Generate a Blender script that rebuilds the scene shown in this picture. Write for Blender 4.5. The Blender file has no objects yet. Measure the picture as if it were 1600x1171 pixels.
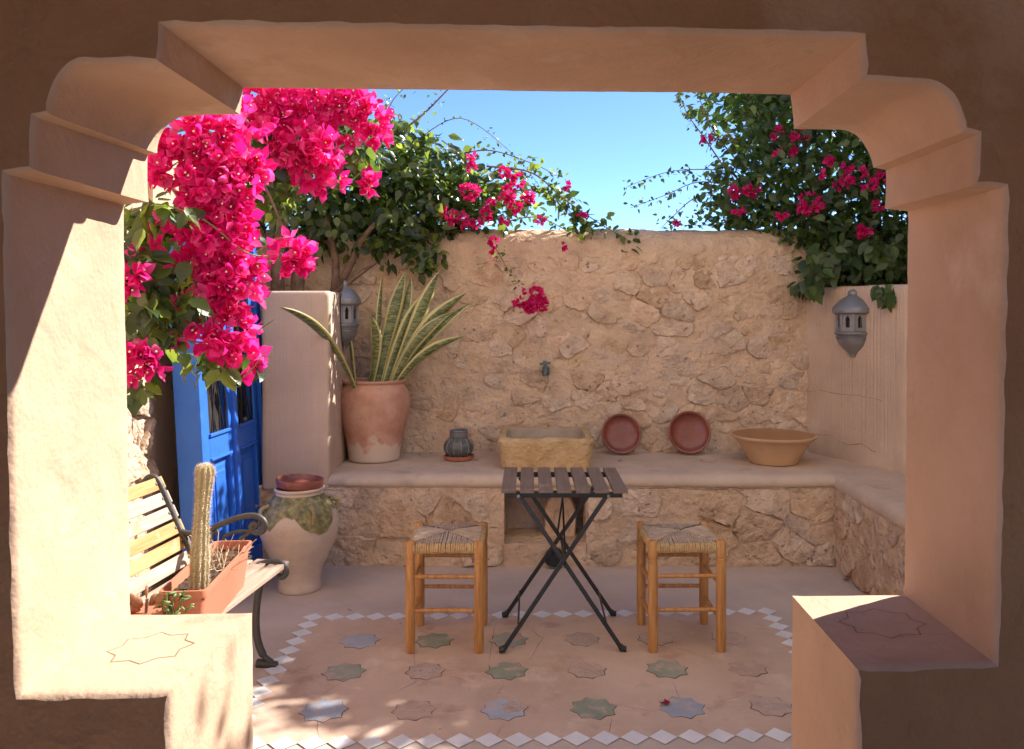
import bpy, bmesh, math, random
import numpy as np
from mathutils import Vector, Matrix, noise as mnoise
from mathutils.geometry import tessellate_polygon

random.seed(7); RNG = np.random.default_rng(11)
SC = bpy.context.scene
COL = SC.collection

# ------------------------------------------------------------------ camera
F, CX, CY, H = 1300.0, 827.0, 488.0, 1.47      # focal length in photo pixels, vanishing point, eye height
cam_d = bpy.data.cameras.new('camera'); cam = bpy.data.objects.new('camera', cam_d); COL.objects.link(cam)
cam.location = (0, 0, H); cam.rotation_euler = (math.pi/2, 0, 0)
cam_d.sensor_width = 36; cam_d.lens = F/1600*36
cam_d.shift_x = (800-CX)/1600; cam_d.shift_y = -(585.5-CY)/1600
cam_d.clip_start = 0.05; cam_d.clip_end = 2000
SC.camera = cam

# ------------------------------------------------------------------ sky and sun
SUN = Vector((1.65, 1.0, 1.63)).normalized()
sun_el = math.asin(SUN.z); sun_az = math.atan2(SUN.x, SUN.y)
W = bpy.data.worlds.new('World'); SC.world = W; W.use_nodes = True
wn = W.node_tree.nodes; wl = W.node_tree.links
bg = wn['Background']; sky = wn.new('ShaderNodeTexSky'); sky.sky_type = 'NISHITA'; sky.sun_disc = False
sky.sun_elevation = sun_el; sky.sun_rotation = sun_az
sky.altitude = 300; sky.air_density = 0.5; sky.dust_density = 0.0; sky.ozone_density = 6.0
wl.new(sky.outputs[0], bg.inputs[0]); bg.inputs[1].default_value = 0.076
sl = bpy.data.lights.new('sun', 'SUN'); sun = bpy.data.objects.new('sun', sl); COL.objects.link(sun)
sl.energy = 2.6; sl.angle = math.radians(0.5); sl.color = (1, .93, .86)
sun.rotation_euler = SUN.to_track_quat('Z', 'Y').to_euler(); sun.location = (6, 6, 8)
SC.view_settings.view_transform = 'Standard'; SC.view_settings.look = 'None'
SC.view_settings.gamma = 1; SC.view_settings.use_curve_mapping = False
SC.view_settings.exposure = 2.2
SC.cycles.max_bounces = 7; SC.cycles.diffuse_bounces = 5; SC.cycles.glossy_bounces = 2; SC.cycles.transmission_bounces = 4
SC.cycles.use_adaptive_sampling = True; SC.cycles.adaptive_threshold = 0.025; SC.cycles.caustics_reflective = False; SC.cycles.caustics_refractive = False
SC.cycles.use_denoising = True

# ------------------------------------------------------------------ helpers
def P(px, py, D):
    """a point of the place at distance D from the eye, measured from the photograph"""
    return Vector(((px-CX)*D/F, D, H-(py-CY)*D/F))
def lerp(a, b, t): return a+(b-a)*t
def nz(x, y=0, z=0): return mnoise.noise(Vector((x, y, z)))
def fbm(x, y, z=0, o=4):
    s, a, f = 0, .5, 1
    for _ in range(o):
        s += a*nz(x*f, y*f, z*f+7.1*_); a *= .5; f *= 2.03
    return s

class G:
    """collects faces of ONE part"""
    def __init__(s): s.v = []; s.f = []
    def add(s, v, f, M=None):
        o = len(s.v)
        s.v += [(M @ Vector(p)) if M else Vector(p) for p in v]
        s.f += [tuple(i+o for i in q) for q in f]; return s
    def box(s, c, d, M=None):
        x, y, z = d[0]/2, d[1]/2, d[2]/2; c = Vector(c)
        v = [c+Vector(p) for p in ((-x,-y,-z),(x,-y,-z),(x,y,-z),(-x,y,-z),(-x,-y,z),(x,-y,z),(x,y,z),(-x,y,z))]
        return s.add(v, [(0,3,2,1),(4,5,6,7),(0,1,5,4),(1,2,6,5),(2,3,7,6),(3,0,4,7)], M)
    def tube(s, pts, r, n=8, cap=True, flat=1.0):
        pts = [Vector(p) for p in pts]; rs = r if isinstance(r, (list, tuple)) else [r]*len(pts)
        o = len(s.v); up = Vector((0, 0, 1)); a = None
        for i, p in enumerate(pts):
            t = (pts[min(i+1, len(pts)-1)]-pts[max(i-1, 0)])
            t = t.normalized() if t.length > 1e-9 else Vector((0, 0, 1))
            if a is None:
                a = t.cross(up)
                if a.length < .05: a = t.cross(Vector((0, 1, 0)))
            else: a = a - t*a.dot(t)
            a.normalize(); b = t.cross(a)
            for k in range(n):
                w = 2*math.pi*k/n
                s.v.append(p + a*math.cos(w)*rs[i] + b*math.sin(w)*rs[i]*flat)
        for i in range(len(pts)-1):
            for k in range(n):
                k2 = (k+1) % n
                s.f.append((o+i*n+k, o+i*n+k2, o+(i+1)*n+k2, o+(i+1)*n+k))
        if cap:
            s.f.append(tuple(o+k for k in reversed(range(n)))); s.f.append(tuple(o+(len(pts)-1)*n+k for k in range(n)))
        return s
    def bar(s, a, b, w, t, side=(0, 1, 0)):
        """flat bar from a to b, w wide across, t thick along side"""
        a = Vector(a); b = Vector(b); d = (b-a).normalized(); n = Vector(side); n = (n-d*n.dot(d)).normalized(); c = d.cross(n)
        v = []
        for p in (a, b):
            for i, j in ((-1,-1),(1,-1),(1,1),(-1,1)): v.append(p+c*i*w/2+n*j*t/2)
        return s.add(v, [(0,3,2,1),(4,5,6,7),(0,1,5,4),(1,2,6,5),(2,3,7,6),(3,0,4,7)])
    def lathe(s, prof, n=40, c=(0, 0, 0), M=None, fn=None):
        c = Vector(c); v = []; f = []
        for i, (r, z) in enumerate(prof):
            for k in range(n):
                w = 2*math.pi*k/n; rr = r*(fn(w, z) if fn else 1)
                v.append(c+Vector((rr*math.cos(w), rr*math.sin(w), z)))
        for i in range(len(prof)-1):
            for k in range(n):
                k2 = (k+1) % n
                f.append((i*n+k, i*n+k2, (i+1)*n+k2, (i+1)*n+k))
        if prof[0][0] > 1e-6: f.append(tuple(reversed(range(n))))
        if prof[-1][0] > 1e-6 and fn is None: f.append(tuple((len(prof)-1)*n+k for k in range(n)))
        return s.add(v, f, M)
    def grid(s, fn, us, vs):
        o = len(s.v)
        for v in vs:
            for u in us: s.v.append(Vector(fn(u, v)))
        n = len(us)
        for j in range(len(vs)-1):
            for i in range(n-1):
                a = o+j*n+i; s.f.append((a, a+1, a+n+1, a+n))
        return s
    def build(s, name, mat, parent=None, smooth=None, bevel=0, seg=2, world=True):
        me = bpy.data.meshes.new(name)
        off = parent_world(parent) if (parent is not None and world) else Vector()
        me.from_pydata([tuple(p-off) for p in s.v], [], s.f); me.update()
        return finish(me, name, mat, parent, smooth, bevel, seg)

def parent_world(p):
    o = Vector()
    while p is not None: o = o+p.location; p = p.parent
    return o
def finish(me, name, mat, parent=None, smooth=None, bevel=0, seg=2):
    if isinstance(mat, (list, tuple)):
        for m in mat: me.materials.append(m)
    elif mat: me.materials.append(mat)
    if smooth is not None:
        me.polygons.foreach_set('use_smooth', [True]*len(me.polygons))
        if smooth < 179: me.set_sharp_from_angle(angle=math.radians(smooth))
    o = bpy.data.objects.new(name, me); COL.objects.link(o)
    if parent is not None: o.parent = parent
    if bevel:
        b = o.modifiers.new('bevel', 'BEVEL'); b.width = bevel; b.segments = seg; b.limit_method = 'ANGLE'; b.angle_limit = math.radians(40)
    return o
def tag(o, label=None, cat=None, group=None, kind=None):
    if label: o['label'] = label
    if cat: o['category'] = cat
    if group: o['group'] = group
    if kind: o['kind'] = kind
    return o
def thing(name, label, cat, loc=(0, 0, 0), group=None):
    o = bpy.data.objects.new(name, None); COL.objects.link(o); o.location = loc; o.empty_display_size = .1
    return tag(o, label, cat, group)
def frange(a, b, step):
    n = max(1, int(round(abs(b-a)/step))); return [a+(b-a)*i/n for i in range(n+1)]

# ------------------------------------------------------------------ materials
def mat(name, cols, scale=6, rough=.85, bump=.15, bscale=60, spec=.3, detail=6, rnd=0, speck=None, lines=None, metal=0, bdist=.01, coord='Object', stain=None, ornd=0, wav=None, cmap=None):
    """noise-mottled procedural surface; cols: 2-4 colours, rnd: value spread between objects"""
    m = bpy.data.materials.new(name); m.use_nodes = True; N = m.node_tree.nodes; L = m.node_tree.links
    b = N['Principled BSDF']; b.inputs['Roughness'].default_value = rough; b.inputs['Metallic'].default_value = metal
    b.inputs['Specular IOR Level'].default_value = spec
    tc = N.new('ShaderNodeTexCoord'); src = tc.outputs[coord]
    if ornd:
        oi = N.new('ShaderNodeObjectInfo'); va = N.new('ShaderNodeVectorMath'); va.operation = 'ADD'
        sc_ = N.new('ShaderNodeVectorMath'); sc_.operation = 'SCALE'; sc_.inputs['Scale'].default_value = 50
        L.new(oi.outputs['Random'], sc_.inputs[0]); L.new(src, va.inputs[0]); L.new(sc_.outputs[0], va.inputs[1]); src = va.outputs[0]
    n1 = N.new('ShaderNodeTexNoise'); n1.inputs['Scale'].default_value = scale; n1.inputs['Detail'].default_value = detail; n1.inputs['Roughness'].default_value = .62
    if cmap:
        cm = N.new('ShaderNodeMapping'); cm.inputs['Scale'].default_value = cmap; L.new(src, cm.inputs[0]); L.new(cm.outputs[0], n1.inputs['Vector'])
    else: L.new(src, n1.inputs['Vector'])
    r = N.new('ShaderNodeValToRGB'); e = r.color_ramp.elements
    k = len(cols)
    while len(e) < k: e.new(.5)
    for i, c in enumerate(cols): e[i].position = .3+.4*i/(k-1); e[i].color = (*c, 1)
    L.new(n1.outputs['Fac'], r.inputs[0]); out = r.outputs[0]
    if rnd:
        oi = N.new('ShaderNodeObjectInfo'); hs = N.new('ShaderNodeHueSaturation'); mr = N.new('ShaderNodeMapRange')
        mr.inputs['To Min'].default_value = 1-rnd; mr.inputs['To Max'].default_value = 1+rnd
        L.new(oi.outputs['Random'], mr.inputs['Value']); L.new(mr.outputs[0], hs.inputs['Value'])
        mr2 = N.new('ShaderNodeMapRange'); mr2.inputs['To Min'].default_value = .88; mr2.inputs['To Max'].default_value = 1.25
        ml = N.new('ShaderNodeMath'); ml.operation = 'MULTIPLY'; ml.inputs[1].default_value = 7.31
        fr = N.new('ShaderNodeMath'); fr.operation = 'FRACT'
        L.new(oi.outputs['Random'], ml.inputs[0]); L.new(ml.outputs[0], fr.inputs[0]); L.new(fr.outputs[0], mr2.inputs['Value']); L.new(mr2.outputs[0], hs.inputs['Saturation'])
        L.new(out, hs.inputs['Color']); out = hs.outputs[0]
    if stain:   # (colour, scale, threshold): worn or stained patches with a shape of their own
        for (c, s_, th) in stain:
            n3 = N.new('ShaderNodeTexNoise'); n3.inputs['Scale'].default_value = s_; n3.inputs['Detail'].default_value = 7; n3.inputs['Roughness'].default_value = .65
            L.new(src, n3.inputs['Vector'])
            q = N.new('ShaderNodeMapRange'); q.inputs['From Min'].default_value = th; q.inputs['From Max'].default_value = th+.12; L.new(n3.outputs['Fac'], q.inputs['Value'])
            mx = N.new('ShaderNodeMix'); mx.data_type = 'RGBA'; L.new(q.outputs[0], mx.inputs['Factor']); L.new(out, mx.inputs['A']); mx.inputs['B'].default_value = (*c, 1); out = mx.outputs['Result']
    if speck:   # dark fine pits
        n4 = N.new('ShaderNodeTexNoise'); n4.inputs['Scale'].default_value = speck[1]; n4.inputs['Detail'].default_value = 3; L.new(src, n4.inputs['Vector'])
        q = N.new('ShaderNodeMapRange'); q.inputs['From Min'].default_value = speck[2]; q.inputs['From Max'].default_value = speck[2]+.06; L.new(n4.outputs['Fac'], q.inputs['Value'])
        mx = N.new('ShaderNodeMix'); mx.data_type = 'RGBA'; L.new(q.outputs[0], mx.inputs['Factor']); L.new(out, mx.inputs['A']); mx.inputs['B'].default_value = (*speck[0], 1); out = mx.outputs['Result']
    L.new(out, b.inputs['Base Color'])
    if bump:
        n2 = N.new('ShaderNodeTexNoise'); n2.inputs['Scale'].default_value = bscale; n2.inputs['Detail'].default_value = 5; L.new(src, n2.inputs['Vector'])
        hgt = n2.outputs['Fac']
        if lines:   # raked lines: (axis scale vector, amount)
            mp = N.new('ShaderNodeMapping'); mp.inputs['Scale'].default_value = lines[0]; L.new(src, mp.inputs[0])
            n5 = N.new('ShaderNodeTexNoise'); n5.inputs['Scale'].default_value = 1; n5.inputs['Detail'].default_value = 2; L.new(mp.outputs[0], n5.inputs['Vector'])
            ad = N.new('ShaderNodeMath'); ad.operation = 'MULTIPLY_ADD'; L.new(n5.outputs['Fac'], ad.inputs[0]); ad.inputs[1].default_value = lines[1]; L.new(hgt, ad.inputs[2]); hgt = ad.outputs[0]
        if wav:   # broad trowel unevenness
            n6 = N.new('ShaderNodeTexNoise'); n6.inputs['Scale'].default_value = wav[0]; n6.inputs['Detail'].default_value = 3; n6.inputs['Distortion'].default_value = .6; L.new(src, n6.inputs['Vector'])
            a6 = N.new('ShaderNodeMath'); a6.operation = 'MULTIPLY_ADD'; L.new(n6.outputs['Fac'], a6.inputs[0]); a6.inputs[1].default_value = wav[1]; L.new(hgt, a6.inputs[2]); hgt = a6.outputs[0]
        bp = N.new('ShaderNodeBump'); bp.inputs['Strength'].default_value = bump; bp.inputs['Distance'].default_value = bdist
        L.new(hgt, bp.inputs['Height']); L.new(bp.outputs[0], b.inputs['Normal'])
    return m

M = {}
M['plaster'] = mat('plaster', [(.51,.345,.23),(.59,.41,.28),(.65,.465,.33)], 2.2, .9, .38, 90, .15, bdist=.005, speck=((.33,.21,.14), 130, .74), stain=[((.69,.53,.41), 1.7, .56), ((.53,.355,.24), 3.3, .58), ((.47,.34,.25), 9, .66)], wav=(9, 5))
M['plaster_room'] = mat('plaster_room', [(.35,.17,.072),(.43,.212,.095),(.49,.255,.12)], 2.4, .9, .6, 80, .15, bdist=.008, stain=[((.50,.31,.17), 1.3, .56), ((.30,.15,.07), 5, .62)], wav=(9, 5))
M['facade'] = mat('facade_bounce', [(.77,.65,.51),(.82,.71,.57)], 2, .9, .2, 60, .1)  # pale colour added to the unseen outer face to bounce sun
M['plaster_rake'] = mat('plaster_rake', [(.50,.37,.28),(.59,.44,.33),(.64,.49,.37)], 2.5, .92, .5, 80, .12, lines=((75,75,.8), 2.2), bdist=.008, stain=[((.66,.52,.41), 2.5, .56), ((.45,.33,.25), 4, .64)])
M['plaster_pillar'] = mat('plaster_pillar', [(.49,.36,.275),(.56,.415,.315),(.61,.465,.355)], 2.5, .92, .35, 80, .12, lines=((75,75,.8), 1.2), bdist=.006, stain=[((.63,.49,.385), 2.5, .56), ((.44,.32,.245), 4, .62)])
M['mortar'] = mat('mortar', [(.47,.335,.235),(.60,.44,.31),(.69,.525,.38)], 5, .95, .9, 30, .1, bdist=.018, stain=[((.53,.42,.35), 2.2, .56), ((.65,.47,.30), 3.7, .60)], speck=((.38,.275,.20), 26, .67), wav=(10, 2.2))
M['stone'] = mat('stone', [(.42,.31,.225),(.57,.43,.32),(.69,.545,.42)], 9, .92, 1.0, 32, .12, rnd=.13, bdist=.026, ornd=1, speck=((.28,.195,.135), 26, .64), stain=[((.60,.43,.26), 2.0, .60), ((.48,.37,.285), 2.3, .62)])
M['bench_top'] = mat('bench_top', [(.49,.385,.30),(.58,.455,.355),(.65,.52,.40)], 3, .85, .35, 50, .2, bdist=.006, stain=[((.43,.34,.28), 5, .58), ((.68,.57,.46), 8, .62)], speck=((.2,.14,.12), 30, .72), wav=(9, 2))
M['sill'] = M['plaster']
M['floor'] = mat('floor_cement', [(.46,.33,.25),(.56,.41,.31),(.65,.485,.37)], 1.7, .72, .3, 40, .3, bdist=.005, stain=[((.67,.53,.42), 2.8, .55), ((.46,.30,.22), 4.0, .56), ((.57,.46,.39), 7, .60)], speck=((.27,.19,.15), 34, .72))
M['floor_back'] = mat('floor_back_cement', [(.46,.37,.31),(.54,.435,.365),(.61,.50,.42)], 2.2, .75, .3, 40, .3, bdist=.005, stain=[((.55,.48,.45), 4.2, .58), ((.36,.28,.26), 6, .63)])
M['tile_white'] = mat('white_tile', [(.66,.67,.68),(.76,.77,.78)], 9, .45, .08, 60, .5, rnd=.07, ornd=1, stain=[((.5,.42,.36), 20, .66)])
M['tile_green'] = mat('green_tile', [(.23,.26,.205),(.30,.33,.26),(.36,.385,.31)], 8, .55, .15, 60, .4, rnd=.1, ornd=1, stain=[((.50,.385,.31), 14, .53)])
M['tile_blue'] = mat('blue_tile', [(.29,.32,.37),(.36,.395,.455),(.43,.465,.52)], 8, .5, .15, 60, .4, rnd=.1, ornd=1, stain=[((.52,.41,.34), 13, .53)])
M['tile_broken'] = mat('broken_tile', [(.42,.32,.265),(.49,.38,.315),(.54,.43,.36)], 14, .9, .8, 40, .1, rnd=.08, ornd=1, bdist=.01, stain=[((.27,.24,.23), 15, .6)])
M['groove'] = mat('groove_dirt', [(.15,.092,.065),(.22,.14,.10)], 20, .95, .2, 60, .1)
M['terracotta'] = mat('old_terracotta', [(.42,.20,.135),(.54,.30,.215),(.62,.39,.295)], 7, .85, .25, 70, .2, bdist=.004, stain=[((.55,.36,.26), 6, .56), ((.30,.10,.055), 7, .60)])
M['terracotta_pale'] = mat('limey_terracotta', [(.58,.44,.35),(.66,.54,.45),(.52,.33,.24)], 9, .9, .3, 70, .2)
M['planter'] = mat('planter_plastic', [(.47,.165,.095),(.52,.19,.115)], 3, .55, .05, 60, .4)
M['bowl_clay'] = mat('bowl_clay', [(.50,.31,.165),(.58,.37,.205),(.62,.41,.24)], 4, .6, .15, 50, .35, bdist=.003)
M['bowl_glaze'] = mat('bowl_glaze', [(.34,.15,.05),(.42,.20,.07)], 4, .35, .1, 50, .5)
M['plate'] = mat('plate_glaze', [(.16,.045,.03),(.23,.07,.05),(.28,.10,.075)], 6, .3, .1, 50, .5, lines=None, stain=[((.32,.14,.11), 8, .6)])
M['trough'] = mat('yellow_stone', [(.46,.31,.15),(.57,.40,.21),(.64,.48,.28)], 8, .95, .9, 40, .1, bdist=.02)
M['trough_in'] = mat('trough_inside', [(.36,.29,.21),(.46,.38,.29)], 10, .95, .8, 40, .1, bdist=.012)
M['pine'] = mat('varnished_pine', [(.33,.145,.042),(.48,.235,.075),(.60,.33,.125)], 1, .45, .15, 30, .4, ornd=1, lines=((40,40,3), 1.5), bdist=.003, stain=[((.27,.12,.045), 11, .66), ((.62,.42,.22), 16, .68)], cmap=(60,60,5))
M['rush'] = mat('rush_cord', [(.36,.26,.18),(.50,.38,.27),(.60,.48,.36)], 30, .85, .4, 120, .2, bdist=.003)
M['rush_gold'] = mat('rush_cord_gold', [(.42,.27,.12),(.55,.38,.19),(.62,.46,.26)], 40, .8, .4, 120, .2, bdist=.003)
M['black_steel'] = mat('black_steel', [(.012,.011,.010),(.022,.020,.018)], 12, .4, .05, 90, .5)
M['brown_slat'] = mat('stained_acacia', [(.12,.088,.072),(.17,.125,.10),(.21,.16,.13)], 1, .42, .25, 30, .45, ornd=1, lines=((60,3,60), 2), bdist=.002, cmap=(55,4,55))
M['iron'] = mat('cast_iron', [(.045,.045,.045),(.075,.072,.068)], 14, .5, .2, 70, .5)
M['lantern'] = mat('grey_pewter', [(.19,.19,.20),(.25,.25,.262),(.31,.31,.32)], 9, .42, .15, 60, .5, metal=.35)
M['lantern_in'] = mat('lantern_dark', [(.03,.022,.016),(.07,.05,.035)], 9, .9, 0)
M['wood_orange'] = mat('varnished_slat', [(.36,.17,.05),(.47,.255,.09),(.55,.34,.15)], 1, .5, .25, 40, .4, ornd=1, lines=((60,4,60), 2), bdist=.002, stain=[((.55,.44,.32), 6, .6)], cmap=(55,4,55))
M['wood_grey'] = mat('weathered_slat', [(.32,.25,.19),(.42,.34,.27),(.51,.43,.35)], 1, .85, .35, 40, .15, ornd=1, lines=((60,4,60), 2.5), bdist=.003, stain=[((.48,.25,.09), 6, .62), ((.2,.14,.10), 9, .68)], cmap=(55,4,55))
M['wood_seat'] = mat('bare_seat_slat', [(.32,.23,.17),(.42,.31,.235),(.50,.39,.30)], 1, .8, .3, 40, .2, ornd=1, lines=((60,4,60), 2), bdist=.003, stain=[((.36,.20,.10), 7, .6)], cmap=(55,4,55))
M['blue'] = mat('blue_paint', [(.022,.125,.54),(.032,.165,.64)], 4, .45, .2, 30, .4, stain=[((.05,.20,.62), 9, .62), ((.28,.36,.52), 34, .74)])
M['glass_dark'] = mat('dark_glass', [(.03,.028,.026),(.06,.055,.05)], 4, .08, 0, spec=.6)
M['soil'] = mat('soil', [(.04,.028,.02),(.10,.07,.05)], 40, .95, .8, 60, .1)
M['straw'] = mat('dry_straw', [(.42,.30,.19),(.55,.42,.28)], 20, .9, .1)
M['bark'] = mat('bark', [(.10,.062,.042),(.18,.12,.085),(.25,.175,.125)], 14, .95, .8, 40, .1, bdist=.01)
M['twig'] = mat('twig', [(.16,.11,.07),(.28,.21,.14)], 12, .9, .2)
M['stem_green'] = mat('green_stem', [(.14,.15,.05),(.24,.22,.09)], 12, .7, .1)
M['cactus'] = mat('cactus_skin', [(.30,.26,.14),(.40,.335,.20)], 22, .8, .3)
M['spine'] = mat('cactus_spine', [(.76,.64,.44),(.88,.79,.60)], 30, .6, 0)
M['tap'] = mat('verdigris_brass', [(.06,.085,.08),(.11,.15,.14),(.16,.20,.19)], 30, .55, .2, 80, .4, metal=.4)
M['pipe'] = mat('black_pipe', [(.012,.012,.012),(.03,.03,.03)], 9, .35, .05, 50, .5)
M['jar_clay'] = mat('jar_clay', [(.48,.375,.30),(.58,.465,.38),(.64,.525,.44)], 4, .85, .25, 50, .2, bdist=.004, stain=[((.45,.30,.21), 6, .62)])
M['ground'] = mat('ground_earth', [(.30,.21,.14),(.40,.29,.20)], .8, .95, .3, 8, .1)

def leafmat(name, cols, trans, rough=.35, tmix=.4, spec=.5):
    m = bpy.data.materials.new(name); m.use_nodes = True; N = m.node_tree.nodes; L = m.node_tree.links
    b = N['Principled BSDF']; out = N['Material Output']
    ge = N.new('ShaderNodeNewGeometry'); oi = N.new('ShaderNodeObjectInfo'); ad = N.new('ShaderNodeMath'); ad.operation = 'ADD'; fr = N.new('ShaderNodeMath'); fr.operation = 'FRACT'
    L.new(ge.outputs['Random Per Island'], ad.inputs[0]); L.new(oi.outputs['Random'], ad.inputs[1]); L.new(ad.outputs[0], fr.inputs[0])
    r = N.new('ShaderNodeValToRGB'); e = r.color_ramp.elements
    while len(e) < len(cols): e.new(.5)
    for i, c in enumerate(cols): e[i].position = i/(len(cols)-1); e[i].color = (*c, 1)
    L.new(fr.outputs[0], r.inputs[0])
    tc = N.new('ShaderNodeTexCoord'); n1 = N.new('ShaderNodeTexNoise'); n1.inputs['Scale'].default_value = 40; L.new(tc.outputs['Object'], n1.inputs['Vector'])
    hs = N.new('ShaderNodeHueSaturation'); mr = N.new('ShaderNodeMapRange'); mr.inputs['To Min'].default_value = .75; mr.inputs['To Max'].default_value = 1.25
    L.new(n1.outputs['Fac'], mr.inputs['Value']); L.new(mr.outputs[0], hs.inputs['Value']); L.new(r.outputs[0], hs.inputs['Color'])
    L.new(hs.outputs[0], b.inputs['Base Color']); b.inputs['Roughness'].default_value = rough; b.inputs['Specular IOR Level'].default_value = spec
    t = N.new('ShaderNodeBsdfTranslucent'); mt = N.new('ShaderNodeMix'); mt.data_type = 'RGBA'; mt.blend_type = 'MULTIPLY'; mt.inputs['Factor'].default_value = 1
    L.new(hs.outputs[0], mt.inputs['A']); mt.inputs['B'].default_value = (*trans, 1); L.new(mt.outputs['Result'], t.inputs['Color'])
    ms = N.new('ShaderNodeMixShader'); ms.inputs[0].default_value = tmix; L.new(b.outputs[0], ms.inputs[1]); L.new(t.outputs[0], ms.inputs[2]); L.new(ms.outputs[0], out.inputs['Surface'])
    bp = N.new('ShaderNodeBump'); bp.inputs['Strength'].default_value = .2; bp.inputs['Distance'].default_value = .004; L.new(n1.outputs['Fac'], bp.inputs['Height']); L.new(bp.outputs[0], b.inputs['Normal'])
    return m
M['leaf'] = leafmat('bougainvillea_leaf', [(.024,.045,.020),(.042,.070,.026),(.075,.11,.034),(.14,.18,.05)], (3.6,3.6,1.4), .27, .46, .6)
M['leaf_dark'] = leafmat('ivy_leaf', [(.03,.055,.024),(.055,.095,.034),(.11,.165,.05)], (3.0,3.2,1.3), .34, .42)
M['leaf_small'] = leafmat('succulent_leaf', [(.16,.22,.07),(.26,.33,.12)], (1.5,1.5,1), .5, .25)
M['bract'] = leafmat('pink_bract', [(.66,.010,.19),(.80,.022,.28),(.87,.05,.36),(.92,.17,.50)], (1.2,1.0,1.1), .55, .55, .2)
M['bract_shade'] = leafmat('shaded_bract', [(.56,.008,.13),(.66,.018,.19),(.76,.05,.27)], (1.25,1.0,1.1), .55, .45, .2)  # deeper copy of the pink bract, with shade put into the colour
M['petal_dry'] = leafmat('fallen_bract', [(.25,.012,.03),(.35,.02,.05)], (1,1,1), .7, .2, .2)

def leaf2mat():
    """sansevieria: dark banded green with cream edges across the blade (attribute u)"""
    m = bpy.data.materials.new('sansevieria_leaf'); m.use_nodes = True; N = m.node_tree.nodes; L = m.node_tree.links; b = N['Principled BSDF']
    at = N.new('ShaderNodeAttribute'); at.attribute_name = 'across'
    tc = N.new('ShaderNodeTexCoord'); n = N.new('ShaderNodeTexNoise'); n.inputs['Scale'].default_value = 60; L.new(tc.outputs['Object'], n.inputs['Vector'])
    mp = N.new('ShaderNodeMapping'); mp.inputs['Scale'].default_value = (25, 25, 90); L.new(tc.outputs['Object'], mp.inputs[0]); n2 = N.new('ShaderNodeTexNoise'); n2.inputs['Scale'].default_value = 1; n2.inputs['Detail'].default_value = 3; L.new(mp.outputs[0], n2.inputs['Vector'])
    r0 = N.new('ShaderNodeValToRGB'); r0.color_ramp.elements[0].position = .4; r0.color_ramp.elements[0].color = (.075,.10,.035,1); r0.color_ramp.elements[1].position = .6; r0.color_ramp.elements[1].color = (.23,.26,.11,1); L.new(n2.outputs['Fac'], r0.inputs[0])
    ma = N.new('ShaderNodeMath'); ma.operation = 'MULTIPLY_ADD'; L.new(n.outputs['Fac'], ma.inputs[0]); ma.inputs[1].default_value = .16; L.new(at.outputs['Fac'], ma.inputs[2])
    q = N.new('ShaderNodeMapRange'); q.inputs['From Min'].default_value = .70; q.inputs['From Max'].default_value = .76; L.new(ma.outputs[0], q.inputs['Value'])
    mx = N.new('ShaderNodeMix'); mx.data_type = 'RGBA'; L.new(q.outputs[0], mx.inputs['Factor']); L.new(r0.outputs[0], mx.inputs['A']); mx.inputs['B'].default_value = (.55,.50,.22,1)
    L.new(mx.outputs['Result'], b.inputs['Base Color']); b.inputs['Roughness'].default_value = .4
    return m
M['sansevieria'] = leaf2mat()
def jarmat():
    """buff clay jar with a green glaze that runs down from the shoulder in drips"""
    m = M['jar_clay'].copy(); m.name = 'dripped_green_glaze'; N = m.node_tree.nodes; L = m.node_tree.links; b = N['Principled BSDF']
    base = b.inputs['Base Color'].links[0].from_socket
    at = N.new('ShaderNodeAttribute'); at.attribute_name = 'glaze'
    tc = N.new('ShaderNodeTexCoord'); n = N.new('ShaderNodeTexNoise'); n.inputs['Scale'].default_value = 34; n.inputs['Detail'].default_value = 6; L.new(tc.outputs['Object'], n.inputs['Vector'])
    r = N.new('ShaderNodeValToRGB'); e = r.color_ramp.elements; e.new(.5)
    for i, c in enumerate([(.11,.11,.06),(.22,.20,.095),(.37,.32,.155)]): e[i].position = .3+.2*i; e[i].color = (*c, 1)
    L.new(n.outputs['Fac'], r.inputs[0])
    q = N.new('ShaderNodeMapRange'); q.inputs['From Min'].default_value = .47; q.inputs['From Max'].default_value = .53; L.new(at.outputs['Fac'], q.inputs['Value'])
    mx = N.new('ShaderNodeMix'); mx.data_type = 'RGBA'; L.new(q.outputs[0], mx.inputs['Factor']); L.new(base, mx.inputs['A']); L.new(r.outputs[0], mx.inputs['B']); L.new(mx.outputs['Result'], b.inputs['Base Color'])
    q2 = N.new('ShaderNodeMapRange'); q2.inputs['To Min'].default_value = .85; q2.inputs['To Max'].default_value = .25; L.new(q.outputs[0], q2.inputs['Value']); L.new(q2.outputs[0], b.inputs['Roughness'])
    return m
M['jar'] = jarmat()
M['jar_handle'] = mat('handle_glaze', [(.20,.17,.07),(.34,.27,.13),(.44,.35,.2)], 18, .35, .1)
def glassmat():
    m = bpy.data.materials.new('smoky_glass'); m.use_nodes = True; b = m.node_tree.nodes['Principled BSDF']
    b.inputs['Base Color'].default_value = (.38,.39,.36,1); b.inputs['Roughness'].default_value = .04; b.inputs['Transmission Weight'].default_value = .75; b.inputs['IOR'].default_value = 1.45
    return m
M['glass'] = glassmat()

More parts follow.
